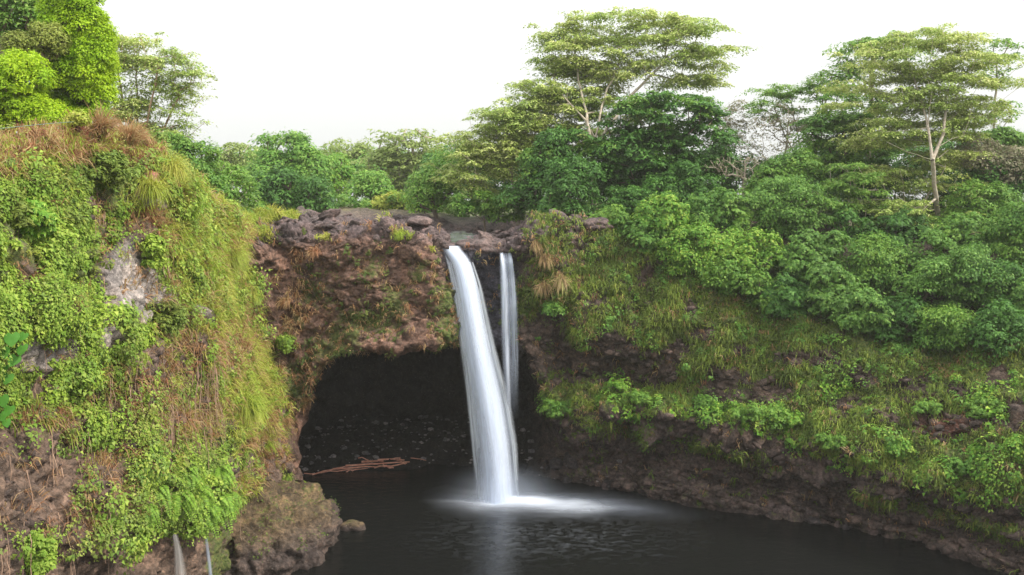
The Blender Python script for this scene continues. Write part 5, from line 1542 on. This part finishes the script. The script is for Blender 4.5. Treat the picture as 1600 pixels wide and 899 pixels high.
rubble('rubble', (FUC < 8) * (FUR > 4.5) * (FUR < 8.5) * inview * np.isin(cover_at(FPX_, FPY_, 6), [ord('b'), ord('r')]) * 1.0, 900, .06, .3, M['boulder_brown'], 'knobbly stones sticking out of the lower left cliff', 84)
# round outcrop beside the cave, standing in the pool
def outcrop(name, c, r, seed, label, sub=6, base=(.075, .057, .050)):
    import bmesh
    bm = bmesh.new(); bmesh.ops.create_icosphere(bm, subdivisions=sub, radius=1)
    v = np.array([q.co[:] for q in bm.verts]); f = np.array([[w.index for w in q.verts] for q in bm.faces]); bm.free()
    n_ = v.copy()
    v = np.sign(v) * np.abs(v) ** .85 * np.array(r)
    q = v + np.array(c)
    a, b, cc = cells(q + fbm(q, 2, 2, seed)[:, None] * .5, 1.5, seed)
    a2, b2, cc2 = cells(q, .6, seed + 1)
    dd = (.7 * fbm(q, 2.5, 5, seed) + (cc - .5) * .9 + (.4 - a) * .5 + (cc2 - .5) * .35 + (.4 - a2) * .25) * min(1, r[0] / 3)
    v = v + n_ * dd[:, None]
    me = mesh_np(name, v, f, M['rock'], True)
    at = me.attributes.new('rock_col', 'FLOAT_COLOR', 'POINT')
    top = sstep(v[:, 2], r[2] * .3, r[2] * .8)
    cl = np.array(base) * (1 - top[:, None]) + cval(.11, .08, .045) * top[:, None]
    at.data.foreach_set('color', np.concatenate([cl, np.ones((len(v), 1))], 1).astype(np.float32).ravel())
    am = me.attributes.new('moss', 'FLOAT', 'POINT'); am.data.foreach_set('value', (.06 + .22 * top).astype(np.float32))
    o = link(name, me, None, label, 'rock', None, None, c)
    return o, v + np.array(c), n_
oc, ov, on = outcrop('rock_outcrop', (Q(412, 0, 77)[0], 76.8, .2), (6.0, 8.0, 4.2), 5, 'rounded brown rock outcrop with moss on top standing in the pool left of the cave')
outcrop('rock', (Q(548, 0, 80.6)[0], 80.6, .0), (1.25, .9, .75), 8, 'small low rock in the water right of the round outcrop', 4)
outcrop('rock', (Q(528, 0, 80.9)[0], 80.9, -.1), (.7, .7, .7), 9, 'small rock joining the round outcrop to the low one', 4)
# greenery on the outcrop's top
m_ = (on[:, 2] > .25) & (rng.random(len(ov)) < .3) & (fbm(ov, 1.6, 2, 8) > .05)
pt = ov[m_]; k = 3
pt = np.repeat(pt, k, 0) + rng.normal(size=(len(pt) * k, 3)) * .12
s_ = .16 * (.6 + .8 * rng.random(len(pt)))
v, f = leaf_quads(pt + np.array([0, 0, .05]), np.array([0, -.3, 1]) + rand_dir(len(pt)) * .6, rand_dir(len(pt)), s_, s_ * .7)
link('outcrop_plants', mesh_np('outcrop_plants', v, f, M['moss']), kind='stuff', label='tiny mossy plants on top of the round outcrop', cat='plants')

# pebbles and driftwood in the cave
g = np.random.default_rng(55)
ac = Acc()
import bmesh
bm = bmesh.new(); bmesh.ops.create_icosphere(bm, subdivisions=1, radius=1)
iv = np.array([q.co[:] for q in bm.verts]); iff = np.array([[w.index for w in q.verts] for q in bm.faces]); bm.free()
cm = (FUR > 1.0) & (FUR < 2.7) & (FUC > 10.5) & (FUC < 21)
w = FAR_AREA * cm; ci = g.choice(len(QF), 380, p=w / w.sum())
for q in FC[ci]:
    r = g.uniform(.05, .17) if g.random() < .9 else g.uniform(.2, .4)
    ac.add(iv * r * np.array([1.2, 1, .7]) * (1 + g.normal(size=(len(iv), 1)) * .15) + q + np.array([0, 0, r * .3]), iff)
link('pebbles', ac.mesh('pebbles', rock_mat('pale_pebble', False, (.22, .21, .22))), kind='stuff', label='scattered pale stones on the dark cave floor', cat='stones')

def log(px0, py0, px1, py1, d0, d1, r, k):
    a = np.array(P(px0, py0, d0)); b = np.array(P(px1, py1, d1))
    gl = np.random.default_rng(700 + k)
    m = 6
    pts = [a * (1 - j / m) + b * j / m + (gl.normal(size=3) * .07 if 0 < j < m else 0) for j in range(m + 1)]
    rr = [r * (1 - .45 * j / m) for j in range(m + 1)]
    rr = [q_ * .5 for q_ in rr]
    segs = [(pts[j] - a, pts[j + 1] - a, rr[j], rr[j + 1]) for j in range(m)]
    v, f = tubes(segs, 7)
    n0 = len(v)
    v = np.concatenate([v, [pts[0] - a, pts[-1] - a]])
    e = [(n0, i, (i + 1) % 7) for i in range(7)] + [(n0 + 1, n0 - 7 + (i + 1) % 7, n0 - 7 + i) for i in range(7)]
    return link('driftwood_log', mesh_np('driftwood_log', v, [f, np.array(e)], M['drift'], True), None, None, 'driftwood', 'driftwood stranded at the mouth of the cave', None, a)
LG = [((468, 748, 520, 734), .16, 'leftmost driftwood branch, slanting down towards the pillar'),
      ((488, 742, 545, 727), .15, 'driftwood branch second from the left on the cave floor'),
      ((505, 738, 575, 732), .14, 'thin low driftwood branch at the left of the pile'),
      ((520, 733, 600, 728), .20, 'driftwood log in the middle left of the pile'),
      ((540, 728, 640, 722), .22, 'long driftwood log crossing the middle of the pile'),
      ((565, 722, 632, 719), .24, 'thick driftwood log at the upper middle of the pile'),
      ((590, 719, 625, 716), .22, 'short driftwood log on top of the pile'),
      ((585, 731, 636, 724), .20, 'driftwood log at the lower right of the pile'),
      ((530, 741, 562, 733), .13, 'short driftwood stick in front of the pile'),
      ((560, 716, 600, 722), .12, 'thin driftwood stick slanting across the upper pile'),
      ((598, 727, 615, 731), .26, 'stubby driftwood stump at the right of the pile'),
      ((642, 716, 666, 720), .12, 'lone thin driftwood stick right of the pile'),
      ((475, 740, 505, 741), .11, 'thin driftwood stick lying flat near the pillar'),
      ((625, 715, 633, 726), .10, 'short dark driftwood stick propped at the right end of the pile')]
fl_m = (ur > .9) & (ur < 3.3)
FP = SP[fl_m]; fpx, fpy, fpt = SPX[fl_m], SPY[fl_m], SPT[fl_m]
def floor_d(px, py):
    k = np.argmin((fpx - px) ** 2 + (fpy - py) ** 2)
    return FP[k, 1]
for k, ((a, b, c, d_), r, lb) in enumerate(LG):
    d0, d1 = floor_d(a, b + 4), floor_d(c, d_ + 4)
    dm = min(max(d0, 96.5), 103), min(max(d1, 96.5), 103)
    o = log(a, b, c, d_, dm[0] - .3, dm[1] - .3, r, k)
    o['label'] = lb

# ------------------------------------------------------------------ cable along the cliff top
segs = []
cp = [P(x, y, dpt) for x, y, dpt in ((-60, 206, 41.5), (-10, 202, 43.5), (30, 198, 45), (70, 194, 47), (100, 191.5, 48.5), (128, 190, 50))]
for a, b in zip(cp[:-1], cp[1:]): segs.append((a, b, .014, .014))
v, f = tubes(segs, 5)
link('cable', mesh_np('cable', v, f, bark_mat('cable_sheath', (.10, .16, .13), (.16, .22, .18)), True), None, 'thin greenish cable stretched along the top of the left cliff under the lime trees', 'cable')

# ------------------------------------------------------------------ haze
HAZE = 0.0002
me = bpy.data.meshes.new('haze')
x0, x1, y0, y1, z0, z1 = -420, 420, -60, 440, -5, 66
hv = [(x, y, z) for x in (x0, x1) for y in (y0, y1) for z in (z0, z1)]
hf = [(0, 1, 3, 2), (4, 6, 7, 5), (0, 4, 5, 1), (2, 3, 7, 6), (0, 2, 6, 4), (1, 5, 7, 3)]
me.from_pydata(hv, [], hf)
m, t, o_ = new_mat('haze')
vp = t.nodes.new('ShaderNodeVolumePrincipled')
vp.inputs['Color'].default_value = (1.0, .98, .94, 1)
vp.inputs['Density'].default_value = HAZE
vp.inputs['Anisotropy'].default_value = .2
t.links.new(vp.outputs[0], o_.inputs['Volume'])
me.materials.append(m)
if HAZE > 0:
    link('haze', me, kind='stuff', label='faint pale haze over the gorge and valley', cat='haze')
tri = 0
for o in scene.objects:
    if o.type == 'MESH': tri += sum(max(1, n - 2) for n in (4,)) * 0 + len(o.data.loops) - 2 * len(o.data.polygons)
print('TRIS', tri)
open('/tmp/tris','w').write(str(tri))
